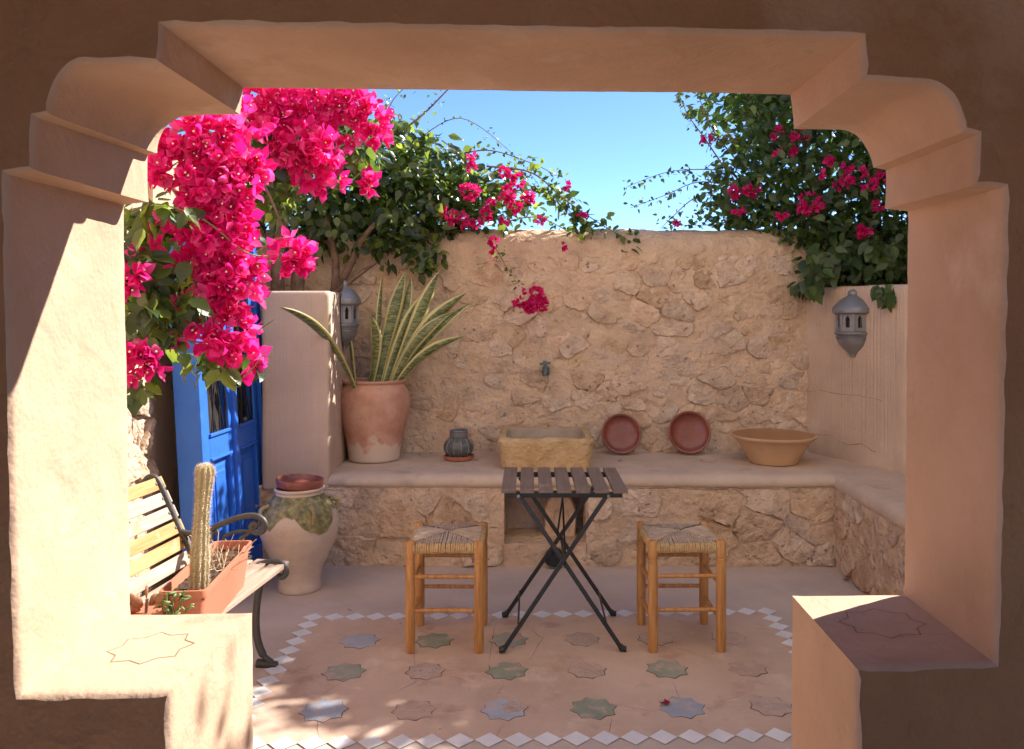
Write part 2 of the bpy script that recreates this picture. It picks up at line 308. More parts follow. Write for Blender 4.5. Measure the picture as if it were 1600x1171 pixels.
# ------------------------------------------------------------------ ground and courtyard floor
g = G(); g.grid(lambda u, v: (u, v, -.02), [-400, -40, -8, 0, 8, 40, 400], [-400, -40, -8, 0, 8, 40, 400])
tag(g.build('ground', M['ground']), kind='structure')
FX0, FX1, FD0, FD1 = -1.04, 1.165, 2.82, 4.0
def rowd(x): return .036*(x-FX0)
g = G(); g.grid(lambda u, v: (u, v, .0035*fbm(u*1.1, v*1.1, 3)), frange(-2.2, 2.9, .06), frange(1.86, 6.0, .06))
floor = tag(g.build('courtyard_floor', M['floor_back'], smooth=180), kind='structure')
g = G(); g.grid(lambda u, v: (lerp(FX0, FX1, u), lerp(FD0, FD1, v)+rowd(lerp(FX0, FX1, u)), .0028+.0035*fbm(lerp(FX0, FX1, u)*1.1, (lerp(FD0, FD1, v)+rowd(lerp(FX0, FX1, u)))*1.1, 3)), frange(0, 1, .03), frange(0, 1, .05))
g.build('cement_field', M['floor'], floor, smooth=180)
# white diamond tiles of the border: one tile each
s = .0485
me = bpy.data.meshes.new('diamond_tile'); me.from_pydata([(-s,0,0),(0,-s,0),(s,0,0),(0,s,0),(-s*.98,0,.0016),(0,-s*.98,.0016),(s*.98,0,.0016),(0,s*.98,.0016)], [], [(4,5,6,7),(0,1,5,4),(1,2,6,5),(2,3,7,6),(3,0,4,7)]); me.update(); me.materials.append(M['tile_white'])
spots = []
nx = 22; ny = 12
for i in range(nx+1):
    x = lerp(FX0, FX1, i/nx); spots += [(x, FD1+rowd(x)), (x, FD0+rowd(x))]
for j in range(1, ny):
    d = lerp(FD0, FD1, j/ny); spots += [(FX0, d), (FX1, d+rowd(FX1))]
for (x, y) in spots:
    o = bpy.data.objects.new('diamond_tile', me); COL.objects.link(o); o.parent = floor
    o.location = (x, y, .0032+.0035*fbm(x*1.1, y*1.1, 3)); o.rotation_euler = (0, 0, random.uniform(-.04,.04))
# the eight-pointed stars
def star_pts(r, k=.80, n=8, rot=0, jit=0):
    out = []
    for i in range(2*n):
        a = rot+math.pi*i/n; rr = r*(1 if i % 2 == 0 else k)*(1+random.uniform(-jit, jit)); out.append((rr*math.cos(a), rr*math.sin(a)))
    return out
def star(parent, name, x, y, z, r, m, rot=0, jit=0, h=.004, k=.80, groove=True):
    if groove:
        p0 = star_pts(r*1.028, k, rot=rot); gg = G(); n = len(p0)
        gg.add([(a+x, b+y, z-.0008) for a, b in p0], [tuple(range(n))]); gg.build('star_joint', M['groove'], parent)
    p = star_pts(r, k, rot=rot, jit=jit); n = len(p); gg = G()
    v = [(a+x, b+y, z) for a, b in p]+[(a*.985+x, b*.985+y, z+h) for a, b in p]
    gg.add(v, [tuple(range(n, 2*n))]+[(i, (i+1) % n, n+(i+1) % n, n+i) for i in range(n)])
    return gg.build(name, m, parent)
kinds = {0: 'bgxkkk', 1: 'gkgkgk', 2: 'bkpgbk'}
cxs = [-.755, -.425, -.092, .238, .567, .90]
for r_, D in enumerate((3.71, 3.39, 3.06)):
    for c_, x in enumerate(cxs):
        k = kinds[r_][c_]
        y = D+.012*(x+.75)+.02*c_/6; z = .0044+.0035*fbm(x*1.1, y*1.1, 3)
        mm = {'b': 'tile_blue', 'g': 'tile_green', 'x': 'tile_green', 'k': 'tile_broken', 'p': 'tile_blue'}[k]
        if k == 'k': star(floor, 'star_tile', x, y, z-.0003, .083, M[mm], rot=.2, jit=.06, h=.0008, k=.83)
        else: star(floor, 'star_tile', x, y, z, .09, M[mm], rot=.2, jit=.03, h=.0010)
        if k in 'px': star(floor, 'star_patch', x+.03, y+.02, z+.0017, .045, M['tile_broken'], rot=.5, jit=.35, h=.0008, groove=False)
# fine cracks running between the stars
def crack(parent, pts, w, m=M['groove'], up=(0, 0, 1), name='crack', lift=.001):
    gg = G(); up = Vector(up); pts = [Vector(p) for p in pts]; fine = []
    for a, b in zip(pts[:-1], pts[1:]):
        n = max(2, int((b-a).length/.012)); side = (b-a).cross(up).normalized()
        for i in range(n):
            fine.append(lerp(a, b, i/n)+side*(.009*fbm(13*lerp(a, b, i/n).x+3, 13*lerp(a, b, i/n).y, 13*lerp(a, b, i/n).z)))
    fine.append(pts[-1]); v = []; f = []
    for i, p in enumerate(fine):
        t = (fine[min(i+1, len(fine)-1)]-fine[max(i-1, 0)]).normalized(); sd = t.cross(up).normalized()
        ww = w*(.35+.9*abs(fbm(p.x*9, p.y*9, p.z*9+4)))*min(1, .2+i/6, .2+(len(fine)-1-i)/6)
        v += [p+sd*ww+up*lift, p-sd*ww+up*lift]
    for i in range(len(fine)-1): f.append((2*i, 2*i+1, 2*i+3, 2*i+2))
    gg.add(v, f); return gg.build(name, m, parent)
def fz(x, y): return .0036+.0035*fbm(x*1.1, y*1.1, 3)
for pts in ([(-.76,2.98),(-.72,2.86)], [(-.74,3.3),(-.80,3.18)], [(-.1,3.29),(-.13,3.17)], [(-.09,2.97),(-.14,2.80)], [(-.33,3.05),(-.2,3.08)], [(-.16,3.9),(-.17,3.5)], [(.57,3.3),(.57,3.15)], [(.3,3.12),(.47,3.05)], [(-.5,3.6),(-.45,3.3),(-.52,3.2)], [(.0,3.5),(.06,3.74),(.0,3.85)], [(.3,3.02),(.27,2.86)], [(.7,3.12),(.84,3.2)], [(.62,3.66),(.78,3.5)]):
    crack(floor, [(x, y, fz(x, y)) for x, y in pts], .0016)

# ------------------------------------------------------------------ rubble masonry
def clip(poly, px, py, nx_, ny_):
    out = []
    for i in range(len(poly)):
        a = poly[i]; b = poly[(i+1) % len(poly)]
        da = (a[0]-px)*nx_+(a[1]-py)*ny_; db = (b[0]-px)*nx_+(b[1]-py)*ny_
        if da <= 0: out.append(a)
        if da*db < 0:
            t = da/(da-db); out.append((a[0]+(b[0]-a[0])*t, a[1]+(b[1]-a[1])*t))
    return out
def rubble(parent, fn, u0, u1, v0, v1, cw, ch, seed, skip=None, lo=-.012, hi=.014, m=None, keep=.9):
    """irregular stones laid in rough courses; fn(u,v,h) maps onto the wall"""
    rnd = random.Random(seed); sites = []; rows = max(1, int((v1-v0)/ch)); rh = (v1-v0)/rows
    for j in range(-1, rows+1):
        u = u0-cw*rnd.random()-cw
        while u < u1+cw:
            w = cw*rnd.uniform(.5, 1.6); sites.append((u+w/2, v0+(j+.5)*rh+rnd.uniform(-.36, .36)*rh)); u += w
    asp = cw/ch
    for i, (x, y) in enumerate(sites):
        if not (u0 < x < u1 and v0 < y < v1): continue
        if rnd.random() > keep or (skip and skip(x, y)): continue
        poly = [(u0+.005, v0+.005), (u1-.005, v0+.005), (u1-.005, v1-.005), (u0+.005, v1-.005)]
        for k, (a, b) in enumerate(sites):
            if k == i or abs(a-x) > 3*cw or abs(b-y) > 3*ch: continue
            dx, dy = (a-x)/asp**.8, b-y
            poly = clip(poly, (a+x)/2, (b+y)/2, dx, dy)
            if len(poly) < 3: break
        if len(poly) < 3: continue
        cxx = sum(p[0] for p in poly)/len(poly); cyy = sum(p[1] for p in poly)/len(poly)
        ring = []
        per = sum(math.hypot(poly[q][0]-poly[q-1][0], poly[q][1]-poly[q-1][1]) for q in range(len(poly)))
        n = 30
        acc = 0; q = 0; segs = [(poly[k], poly[(k+1) % len(poly)]) for k in range(len(poly))]
        lens = [math.hypot(b[0]-a[0], b[1]-a[1]) for a, b in segs]
        for k in range(n):
            d = per*k/n
            q = 0
            while q < len(lens)-1 and d > lens[q]: d -= lens[q]; q += 1
            a, b = segs[q]; t = min(1, d/max(lens[q], 1e-6)); ring.append((a[0]+(b[0]-a[0])*t, a[1]+(b[1]-a[1])*t))
        # round the corners
        for _ in range(1): ring = [((ring[k-1][0]+2*ring[k][0]+ring[(k+1) % n][0])/4, (ring[k-1][1]+2*ring[k][1]+ring[(k+1) % n][1])/4) for k in range(n)]
        sz = math.sqrt(cw*ch); top = rnd.uniform(lo, hi); tu, tv = rnd.uniform(-.2, .2), rnd.uniform(-.24, .12); v = []; f = []
        prof = [(1.02, -.04), (.99, -.006), (.93, .004), (.66, .007), (.32, .008)]
        for (sc_, hh) in prof:
            for (a, b) in ring:
                w_ = 1+.26*fbm(a*20, b*20, seed)+.22*fbm(a*55, b*55, seed+2, 2)
                x_ = cxx+(a-cxx)*sc_*w_; y_ = cyy+(b-cyy)*sc_*w_
                hgt = hh+top+(.020*fbm(x_*15, y_*15, seed+5)+.012*fbm(x_*48, y_*48, seed+9))*(1 if sc_ < .98 else .3)
                if sc_ < .98: hgt += max(-.02, min(.022, (x_-cxx)*tu*.8+(y_-cyy)*tv))
                v.append(fn(x_, y_, hgt))
        v.append(fn(cxx, cyy, .009+top+.015*nz(cxx*16, cyy*16)))
        for r_ in range(len(prof)-1):
            for k in range(n):
                k2 = (k+1) % n; f.append((r_*n+k, r_*n+k2, (r_+1)*n+k2, (r_+1)*n+k))
        c_ = len(v)-1
        for k in range(n): f.append(((len(prof)-1)*n+k, (len(prof)-1)*n+(k+1) % n, c_))
        gg = G(); gg.add(v, f); gg.build('stone', m or M['stone'], parent, smooth=38)
def mortar_h(u, v, seed): return .012*fbm(u*5, v*7, seed)+.015*fbm(u*17, v*24, seed+3, 4)

# back wall with its rounded coping
BD = 5.6
bw = thing('stone_wall', 'rubble stone back wall with rounded rendered coping behind the masonry bench', 'wall', (0, BD, 0))
prof = [(0, z) for z in frange(.45, 1.89, .022)]+[(.008,1.92),(.025,1.955),(.055,1.99),(.10,2.02),(.16,2.04),(.24,2.05),(.32,2.04),(.38,2.0),(.40,1.9),(.40,1.2),(.40,0)]
def bwf(u, k):
    dy, z = prof[int(k)]; x = u; edge = 1 if z < 1.89 and dy == 0 else .5
    wob = .018*nz(x*1.3, 4)+.008*nz(x*5, 9) if z > 1.7 else 0
    h = mortar_h(x, z if dy == 0 else z+dy, 1)*edge
    return (x, BD+dy-h, z+(wob if dy < .39 else 0)+(h if dy > .02 else 0))
g = G(); g.grid(bwf, frange(-2.3, 2.6, .024), list(range(len(prof)))); g.build('rendered_face', M['mortar'], bw, smooth=180)
def bw_map(u, v, h): return (u, BD-h, v)
rubble(bw, bw_map, -1.25, 1.95, .5, 1.86, .205, .105, 3, lo=-.015, hi=.008, keep=.97)

# ------------------------------------------------------------------ masonry bench along the back and right
MB_D, MB_X, MB_Z = 4.81, 1.77, .53
mb = thing('masonry_bench', 'low rubble masonry bench with smooth cement top and a niche, running round the courtyard', 'masonry bench', (0, MB_D, 0))
NX0, NX1, NZ0, NZ1 = -.145, .326, .135, .44
def face_m(u0, u1, v0, v1, nm='rendered_face'):
    gg = G(); gg.grid(lambda u, v: (u, MB_D-mortar_h(u, v, 21)*1.1, v), frange(u0, u1, .022), frange(v0, v1, .022)); gg.build(nm, M['mortar'], mb, smooth=180)
face_m(-1.75, NX0, 0, .47); face_m(NX1, MB_X+.02, 0, .47)
gg = G(); gg.grid(lambda u, v: (u, MB_D-.015-mortar_h(u, v, 21)*.8, v), frange(NX0, NX1, .022), frange(0, NZ0, .02)); gg.grid(lambda u, v: (u, MB_D-.015+v+.0*u, NZ0+mortar_h(u, v, 5)*.4), frange(NX0, NX1, .03), frange(0, .38, .03)); gg.build('niche_step', M['mortar'], mb, smooth=60)
gg = G(); gg.grid(lambda u, v: (u, MB_D-mortar_h(u, v, 23), v), frange(NX0, NX1, .03), frange(NZ1, .48, .02)); gg.build('niche_lintel', M['mortar'], mb, smooth=180)
gg = G()
gg.grid(lambda u, v: (NX0-mortar_h(u, v, 7), MB_D+u, v), frange(0, .36, .03), frange(0.05, .5, .03)); gg.grid(lambda u, v: (NX1+mortar_h(u, v, 7), MB_D+u, v), frange(0, .36, .03), frange(0.05, .5, .03))
gg.grid(lambda u, v: (u, MB_D+.34-mortar_h(u, v, 8), v), frange(NX0-.03, NX1+.03, .03), frange(.05, .5, .03)); gg.grid(lambda u, v: (u, MB_D+v, NZ1+.005), frange(NX0-.02, NX1+.02, .1), frange(0.01, .36, .1))
gg.build('niche_lining', M['mortar'], mb, smooth=60)
def mb_map(u, v, h): return (u, MB_D-h, v)
rubble(mb, mb_map, -1.7, NX0, .0, .46, .23, .13, 31, lo=-.010, hi=.013); rubble(mb, mb_map, NX1, MB_X, .0, .46, .25, .14, 33, lo=-.010, hi=.013)
# return to the right
gg = G(); gg.grid(lambda u, v: (MB_X-mortar_h(u, v, 41)*1.2, u, v), frange(1.95, MB_D+.02, .024), frange(0, .48, .024)); gg.build('rendered_face', M['mortar'], mb, smooth=180)
rubble(mb, lambda u, v, h: (MB_X-h, u, v), 3.2, MB_D-.02, .0, .47, .2, .15, 43, lo=-.012, hi=.014)
# cement top with a soft nosing
tp = [(BD+.03, MB_Z), (BD-.3, MB_Z), (5.05, MB_Z), (4.88, MB_Z), (4.84, MB_Z-.003), (4.815, MB_Z-.012), (4.80, MB_Z-.028), (4.794, MB_Z-.045), (4.799, MB_Z-.066), (4.815, MB_Z-.075)]
def topf(u, k):
    d, z = tp[int(k)]; n = .009*fbm(u*4, d*4, 2)+.008*fbm(u*17, d*17+z*17, 6); return (u, d-n*(1 if z < MB_Z else 0), z+n*(.6 if z >= MB_Z-.004 else .3)+.008*nz(u*1.2, 3)*(z < MB_Z-.05))
gg = G(); gg.grid(topf, frange(-1.165, MB_X+.012, .025), list(range(len(tp)))); gg.build('bench_top', M['bench_top'], mb, smooth=180)
tr = [(2.65, 0), (2.2, 0), (1.95, 0), (1.84, 0), (1.80, -.004), (1.778, -.014), (1.763, -.032), (1.756, -.06), (1.763, -.08), (1.775, -.09)]
def topr(u, k):
    x, dz = tr[int(k)]
    if u > 4.80: x = max(x, 1.772); dz = dz if u < 4.8 else max(dz, -.0)
    n = .006*fbm(x*4, u*4, 2)+.004*fbm(x*17, u*17, 6); return (x, u, MB_Z-.001+dz+n*.6)
gg = G(); gg.grid(topr, frange(1.95, BD+.03, .03), list(range(len(tr)))); gg.build('bench_top', M['bench_top'], mb, smooth=180)
crack(mb, [(.42,4.786,.462),(.62,4.786,.455),(.85,4.786,.462),(1.02,4.786,.448),(1.15,4.786,.462),(1.45,4.786,.452)], .0035, up=(0,-1,0), lift=.014)
crack(mb, [(-1.5,4.786,.458),(-1.28,4.786,.447),(-1.05,4.786,.452)], .003, up=(0,-1,0), lift=.012)

# ------------------------------------------------------------------ plastered pillar on the left, angled wall on the right
def rough_block(name, pts, z0, z1, m, parent=None, amp=.006, r=.03, top=True, tz=None):
    """plastered block: plan polygon with soft corners, slightly uneven faces and a worn top edge"""
    pl = []
    n = len(pts)
    for i in range(n):
        p = Vector(pts[i]).to_2d(); a = Vector(pts[i-1]).to_2d(); b = Vector(pts[(i+1) % n]).to_2d()
        for t in range(5):
            w = t/4; q0 = p+(a-p).normalized()*r; q1 = p+(b-p).normalized()*r
            pl.append(q0*(1-w)**2+p*2*w*(1-w)+q1*w*w)
    out = []
    for i in range(len(pl)):
        a = pl[i]; b = pl[(i+1) % len(pl)]; k = max(1, int((b-a).length/.05))
        for t in range(k): out.append(a.lerp(b, t/k))
    c = sum(out, Vector((0, 0)))/len(out); zs = frange(z0, z1-.03, .05)+[z1-.018, z1-.007, z1]; ins = [0]*(len(zs)-3)+[.003, .010, .025]
    gg = G(); v = []
    for z, ii in zip(zs, ins):
        for p in out:
            d = (p-c).normalized(); q = p-d*ii+d*amp*(fbm(p.x*3, p.y*3, z*3)+.5*fbm(p.x*11, p.y*11, z*11))
            v.append((q.x, q.y, z+(.006*nz(p.x*5, p.y*5) if z > z1-.05 else 0)))
    m_ = len(out); f = [(j*m_+i, j*m_+(i+1) % m_, (j+1)*m_+(i+1) % m_, (j+1)*m_+i) for j in range(len(zs)-1) for i in range(m_)]
    f.append(tuple((len(zs)-1)*m_+i for i in range(m_))); gg.add(v, f)
    return gg.build(name, m, parent, smooth=35)
lp = thing('plaster_pillar', 'square raked plaster pillar standing on the bench beside the blue door', 'pillar', (-1.36, 4.79, .5))
rough_block('pillar_shaft', [(-1.545,4.79),(-1.152,4.79),(-1.19,5.62),(-1.62,5.62)], .452, 1.592, M['plaster_pillar'], lp)
rw = thing('plaster_wall', 'raked plaster wall set at an angle on the right, carrying a grey lantern', 'wall', (2.0, 5.2, .5))
rough_block('wall_face', [(1.862,5.62),(2.17,4.83),(2.42,4.55),(2.75,4.7),(2.3,5.75)], .49, 1.632, M['plaster_rake'], rw, r=.025)
wd = Vector((.31,-.77,0)).normalized(); wnrm = Vector((-.77,-.31,0)).normalized()
def rwp(s, z): return Vector((1.862, 5.62, 0))+wd*s+Vector((0, 0, z))+wnrm*.004
crack(rw, [rwp(.03,.935),rwp(.12,.945)], .0022, up=wnrm, lift=.004)
crack(rw, [rwp(.10,1.0),rwp(.14,.96),rwp(.3,.945),rwp(.5,.955),rwp(.78,.93)], .0022, up=wnrm, lift=.004)
crack(rw, [rwp(.03,.69),rwp(.1,.66),rwp(.28,.675)], .0022, up=wnrm, lift=.004)
crack(rw, [rwp(.3,.655),rwp(.4,.63),rwp(.52,.66),rwp(.62,.625),rwp(.8,.63)], .003, up=wnrm, lift=.004)

# courtyard side wall that carries on towards the house on the right, behind the jamb
sw = thing('side_wall', 'plastered courtyard side wall hidden beyond the right door jamb', 'wall', (2.55, 3.2, 0))
rough_block('wall_face', [(2.72,1.87),(3.0,1.87),(3.0,3.78),(2.72,3.78)], 0, 2.25, M['plaster'], sw)
rough_block('wall_face', [(2.72,3.80),(3.05,3.80),(3.05,6.2),(2.80,6.2)], 0, 2.95, M['plaster'], sw)  # unseen block, raised to keep sun off the court floor

# ------------------------------------------------------------------ left stone wall
LX = -1.83
lw = thing('left_wall', 'sunlit pale rubble wall on the left beside the blue door', 'wall', (LX, 3.2, 0))
def lwf(u, v): return (LX+mortar_h(u, v, 61)*1.3, u, v)
gg = G(); gg.grid(lwf, frange(1.87, 4.03, .028), frange(0, 2.9, .03)); gg.grid(lambda u, v: (LX-v, u, 2.9), frange(1.87, 4.03, .2), [0, .2, .4]); gg.grid(lambda u, v: (LX-.4*u, 4.03, v), [0, 1], [0, 2.9]); gg.build('rendered_face', M['mortar'], lw, smooth=60)  # carried up above the stones to bounce more sun into the court
rubble(lw, lambda u, v, h: (LX+h*1.2, u, v), 2.9, 4.03, .05, 1.6, .2, .15, 63, lo=-.012, hi=.014)
gg = G(); gg.grid(lambda u, v: (LX-.05+.006*fbm(u*9, v*9), u, v), frange(4.02, 5.7, .1), frange(0, 2.2, .1)); gg.build('door_reveal', M['plaster'], lw, smooth=60)
gg = G(); gg.box((LX-.12, 4.83, 2.15), (.3, 1.7, .45)); gg.build('door_lintel', M['plaster'], lw)

# ------------------------------------------------------------------ house: stepped doorway wall in front of the camera and the room behind it
WD0, WD1 = 1.45, 1.85
def arc(p0, p1, p2, n):   # quadratic curve
    return [((1-t)**2*p0[0]+2*t*(1-t)*p1[0]+t*t*p2[0], (1-t)**2*p0[1]+2*t*(1-t)*p1[1]+t*t*p2[1]) for t in [i/n for i in range(n+1)]]
front = [[(268,1800)], [(265,1083)], [(30,1088)], [(10,272)], [(52,266)], [(54,183)], [(76,179)], arc((76,179),(88,100),(132,97),10)[1:], [(250,98)], [(255,40)], [(1347,57)], [(1348,124)], [(1445,131)], arc((1445,131),(1490,136),(1505,207),10)[1:], [(1527,211)], [(1522,290)], [(1570,293)], [(1553,1035)], [(1337,1043)], [(1338,1800)]]
back = [[(401,1500)], [(397,955)], [(208,958)], [(197,322)], [(236,318)], [(234,245)], [(249,242)], arc((249,242),(254,186),(300,184),10)[1:], [(378,181)], [(383,140)], [(1233,150)], [(1238,204)], [(1308,205)], arc((1308,205),(1348,206),(1362,264),10)[1:], [(1381,268)], [(1379,328)], [(1415,332)], [(1410,928)], [(1235,928)], [(1231,1500)]]
fp = [P(*q, WD0) for s_ in front for q in s_]; bp_ = [P(*q, WD1) for s_ in back for q in s_]
fp[0].z = fp[-1].z = bp_[0].z = bp_[-1].z = -.01
A = []; B = []
for i in range(len(fp)-1):
    k = max(1, int((fp[i+1]-fp[i]).length/.022))
    for t in range(k): A.append(fp[i].lerp(fp[i+1], t/k)); B.append(bp_[i].lerp(bp_[i+1], t/k))
A.append(fp[-1]); B.append(bp_[-1]); nA = len(A)
def outn(L_, i):
    t = L_[min(i+1, nA-1)]-L_[max(i-1, 0)]; n = Vector((-t.z, 0, t.x)).normalized(); return n
# orientation: outward from the opening = into the wall
cen = Vector((0, 0, 1.2)); sg = 1 if outn(A, nA//2).dot(A[nA//2]-cen) > 0 else -1
hw = thing('doorway_wall', 'thick ochre plaster wall with a stepped keyhole doorway framing the courtyard', 'wall', (0, WD0, 0))
ts = [0, .012, .03, .06]+frange(.1, .9, .035)+[.94, .97, .988, 1.0]
ins = [.009, .0035, .001, 0]+[0]*len(frange(.1, .9, .035))+[0, .001, .0035, .009]
v = []
for t, e_ in zip(ts, ins):
    for i in range(nA):
        p = A[i].lerp(B[i], t); n = outn(A, i)*sg
        rough_e = e_*(1+.5*nz(p.x*22, p.z*22, t*3))
        w = .0028*fbm(p.x*2.5, p.y*2.5, p.z*2.5)+.0008*fbm(p.x*16, p.y*16, p.z*16)
        v.append(p+n*(rough_e+w))
f = [(j*nA+i, j*nA+i+1, (j+1)*nA+i+1, (j+1)*nA+i) for j in range(len(ts)-1) for i in range(nA-1)]
g = G(); g.add(v, f); g.build('opening_reveal', M['plaster'], hw, smooth=32)
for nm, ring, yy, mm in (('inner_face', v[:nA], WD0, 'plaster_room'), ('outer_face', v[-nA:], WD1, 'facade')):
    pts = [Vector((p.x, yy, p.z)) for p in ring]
    hx, hz = (2.6, 2.9) if nm == 'inner_face' else (6.0, 6.8)  # unseen outer face made oversized as a sun reflector for the court
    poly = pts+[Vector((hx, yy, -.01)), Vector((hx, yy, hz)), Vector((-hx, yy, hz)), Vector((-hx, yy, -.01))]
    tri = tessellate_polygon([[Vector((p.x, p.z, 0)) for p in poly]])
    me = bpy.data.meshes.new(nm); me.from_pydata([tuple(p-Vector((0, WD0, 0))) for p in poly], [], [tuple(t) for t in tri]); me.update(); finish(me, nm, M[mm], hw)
# stars let into the two sills
def sill_star(px, py, r, rot, zoff):
    D = 1.65; c = P(px, py, D)
    # height of the sill there
    side = -1 if px < 800 else 1
    a, b = (fp, bp_); i0, i1 = (1, 2) if side < 0 else (len(fp)-2, len(fp)-3)
    z = ((a[i0]+a[i1])/2).lerp((b[i0]+b[i1])/2, .5).z
    D = F*(H-z)/(py-CY); x = (px-CX)*D/F; z += zoff
    gg = G(); n = 16; p0 = star_pts(r, .78, rot=rot); p1 = [(q[0]*.97, q[1]*.97) for q in p0]
    i0v = fp[i0].lerp(bp_[i0], 0); e1 = ((fp[i1]-fp[i0])); slope_x = e1.z/e1.x
    e2 = bp_[i0]-fp[i0]; slope_y = (e2.z-slope_x*e2.x)/e2.y
    base = fp[i0]
    def zz(X, Y):
        z_ = base.z+slope_x*(X-base.x)+slope_y*(Y-base.y); return z_-(.0028*fbm(X*2.5, Y*2.5, z_*2.5)+.0008*fbm(X*16, Y*16, z_*16))
    v = [(x+q[0], D+q[1], zz(x+q[0], D+q[1])+zoff) for q in p0]+[(x+q[0], D+q[1], zz(x+q[0], D+q[1])+zoff) for q in p1]
    gg.add(v, [(i, (i+1) % n, n+(i+1) % n, n+i) for i in range(n)]); gg.build('star_joint', M['groove'], hw)
sill_star(1378, 976, .083, .39+.2, .0009)
sill_star(236, 1012, .083, .39-.2, .0009)
# the room
def quad(name, pts, m, kind='structure'):
    gg = G(); gg.add(pts, [(0, 1, 2, 3)]); return tag(gg.build(name, m), kind=kind)
RX, RY, RZ = 2.55, -2.2, 2.75     # back left open to let skylight onto the inner face
quad('room_floor', [(-RX,RY,0),(RX,RY,0),(RX,WD1+.01,0),(-RX,WD1+.01,0)], M['floor_back'])
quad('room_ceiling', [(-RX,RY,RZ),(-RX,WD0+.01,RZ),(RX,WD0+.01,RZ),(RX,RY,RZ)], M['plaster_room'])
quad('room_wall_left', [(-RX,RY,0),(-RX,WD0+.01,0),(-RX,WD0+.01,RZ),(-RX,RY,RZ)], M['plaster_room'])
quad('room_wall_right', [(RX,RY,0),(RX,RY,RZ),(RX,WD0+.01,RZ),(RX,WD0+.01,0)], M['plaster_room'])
quad('house_roof', [(-6.0,RY-.2,6.8),(6.0,RY-.2,6.8),(6.0,WD1,6.8),(-6.0,WD1,6.8)], M['plaster'])

# ------------------------------------------------------------------ blue door (leaning slightly, facing right)
dl = thing('blue_door', 'bright blue double door with black iron grilles and dark glass, leaning slightly', 'door', (-1.60, 4.07, 0))
dl.rotation_euler = (0, math.radians(-3.2), math.radians(-3.0))
DW, DH = .86, 1.92      # local: y along the door, z up, +x outwards
def dpart(nm, m, boxes, parent=dl, bevel=.004):
    gg = G()
    for c, d in boxes: gg.box(c, d)
    return gg.build(nm, m, parent, bevel=bevel, world=False)
dpart('door_jamb', M['blue'], [((-.02, .035, DH/2), (.13, .07, DH))])
dpart('door_jamb', M['blue'], [((-.02, DW-.03, DH/2), (.13, .06, DH))])
dpart('door_head', M['blue'], [((-.02, DW/2, DH-.03), (.129, DW-.131, .06))])
for k in range(2):
    y0 = .075+k*(DW-.14)/2; w = (DW-.14)/2-.004; yc = y0+w/2
    leaf = dpart('door_leaf', M['blue'], [((0, y0+.03, DH/2-.03), (.05, .06, DH-.07)), ((0, y0+w-.03, DH/2-.03), (.05, .06, DH-.07)), ((0, yc, .07), (.048, w-.121, .13)), ((0, yc, .78), (.048, w-.121, .11)), ((0, yc, DH-.11), (.048, w-.121, .10))])
    dpart('door_panel', M['blue'], [((-.008, yc, .43), (.02, w-.118, .60)), ((.004, yc, .43), (.016, w-.20, .50)), ((.014, yc, .43), (.012, w-.235, .44))], leaf, .006)
    dpart('moulding', M['blue'], [((.027, yc, .845), (.02, w-.10, .016)), ((.027, yc, .722), (.02, w-.10, .014))], leaf, .003)
    dpart('pane', M['glass_dark'], [((-.018, yc, 1.29), (.006, w-.119, .93))], leaf, 0)
    yl = y0+.066; yr = y0+w-.066
    for t in range(4):
        gg = G(); yy = lerp(yl, yr, t/3); gg.tube([(.012, yy, .84), (.012, yy, 1.75)], .0055, 6); gg.build('grille_bar', M['black_steel'], leaf, world=False)
    for s_ in (-1, 1):
        gg = G(); pts = []
        for t in range(24):
            a = t/23; rr = .055*(1-a*.75); ang = a*4.2*math.pi/1.3
            pts.append((.016, yc+s_*(rr*math.sin(ang)), 1.28+(1 if s_ > 0 else -1)*.0+rr*math.cos(ang)*s_+.12*s_))
        gg.tube(pts, .0045, 6); gg.build('grille_scroll', M['black_steel'], leaf, world=False)
        gg = G(); gg.tube([(.016, yc-s_*.075, .85), (.016, yc-s_*.01, 1.1), (.016, yc+s_*.03, 1.4), (.016, yc-s_*.06, 1.73)], .0045, 6); gg.build('grille_bar', M['black_steel'], leaf, world=False)
gg = G(); gg.box((.03, .075+(DW-.14)/2-.002, DH/2-.03), (.03, .045, DH-.08)); gg.build('meeting_stile', M['blue'], dl, bevel=.006, world=False)
gg = G(); gg.lathe([(0, 0), (.011, .004), (.014, .016), (.009, .026), (.0, .03)], 14, M=Matrix.Translation((.046, .5, .88)) @ Matrix.Rotation(math.pi/2, 4, 'Y')); gg.build('door_knob', M['iron'], dl, smooth=60, world=False)

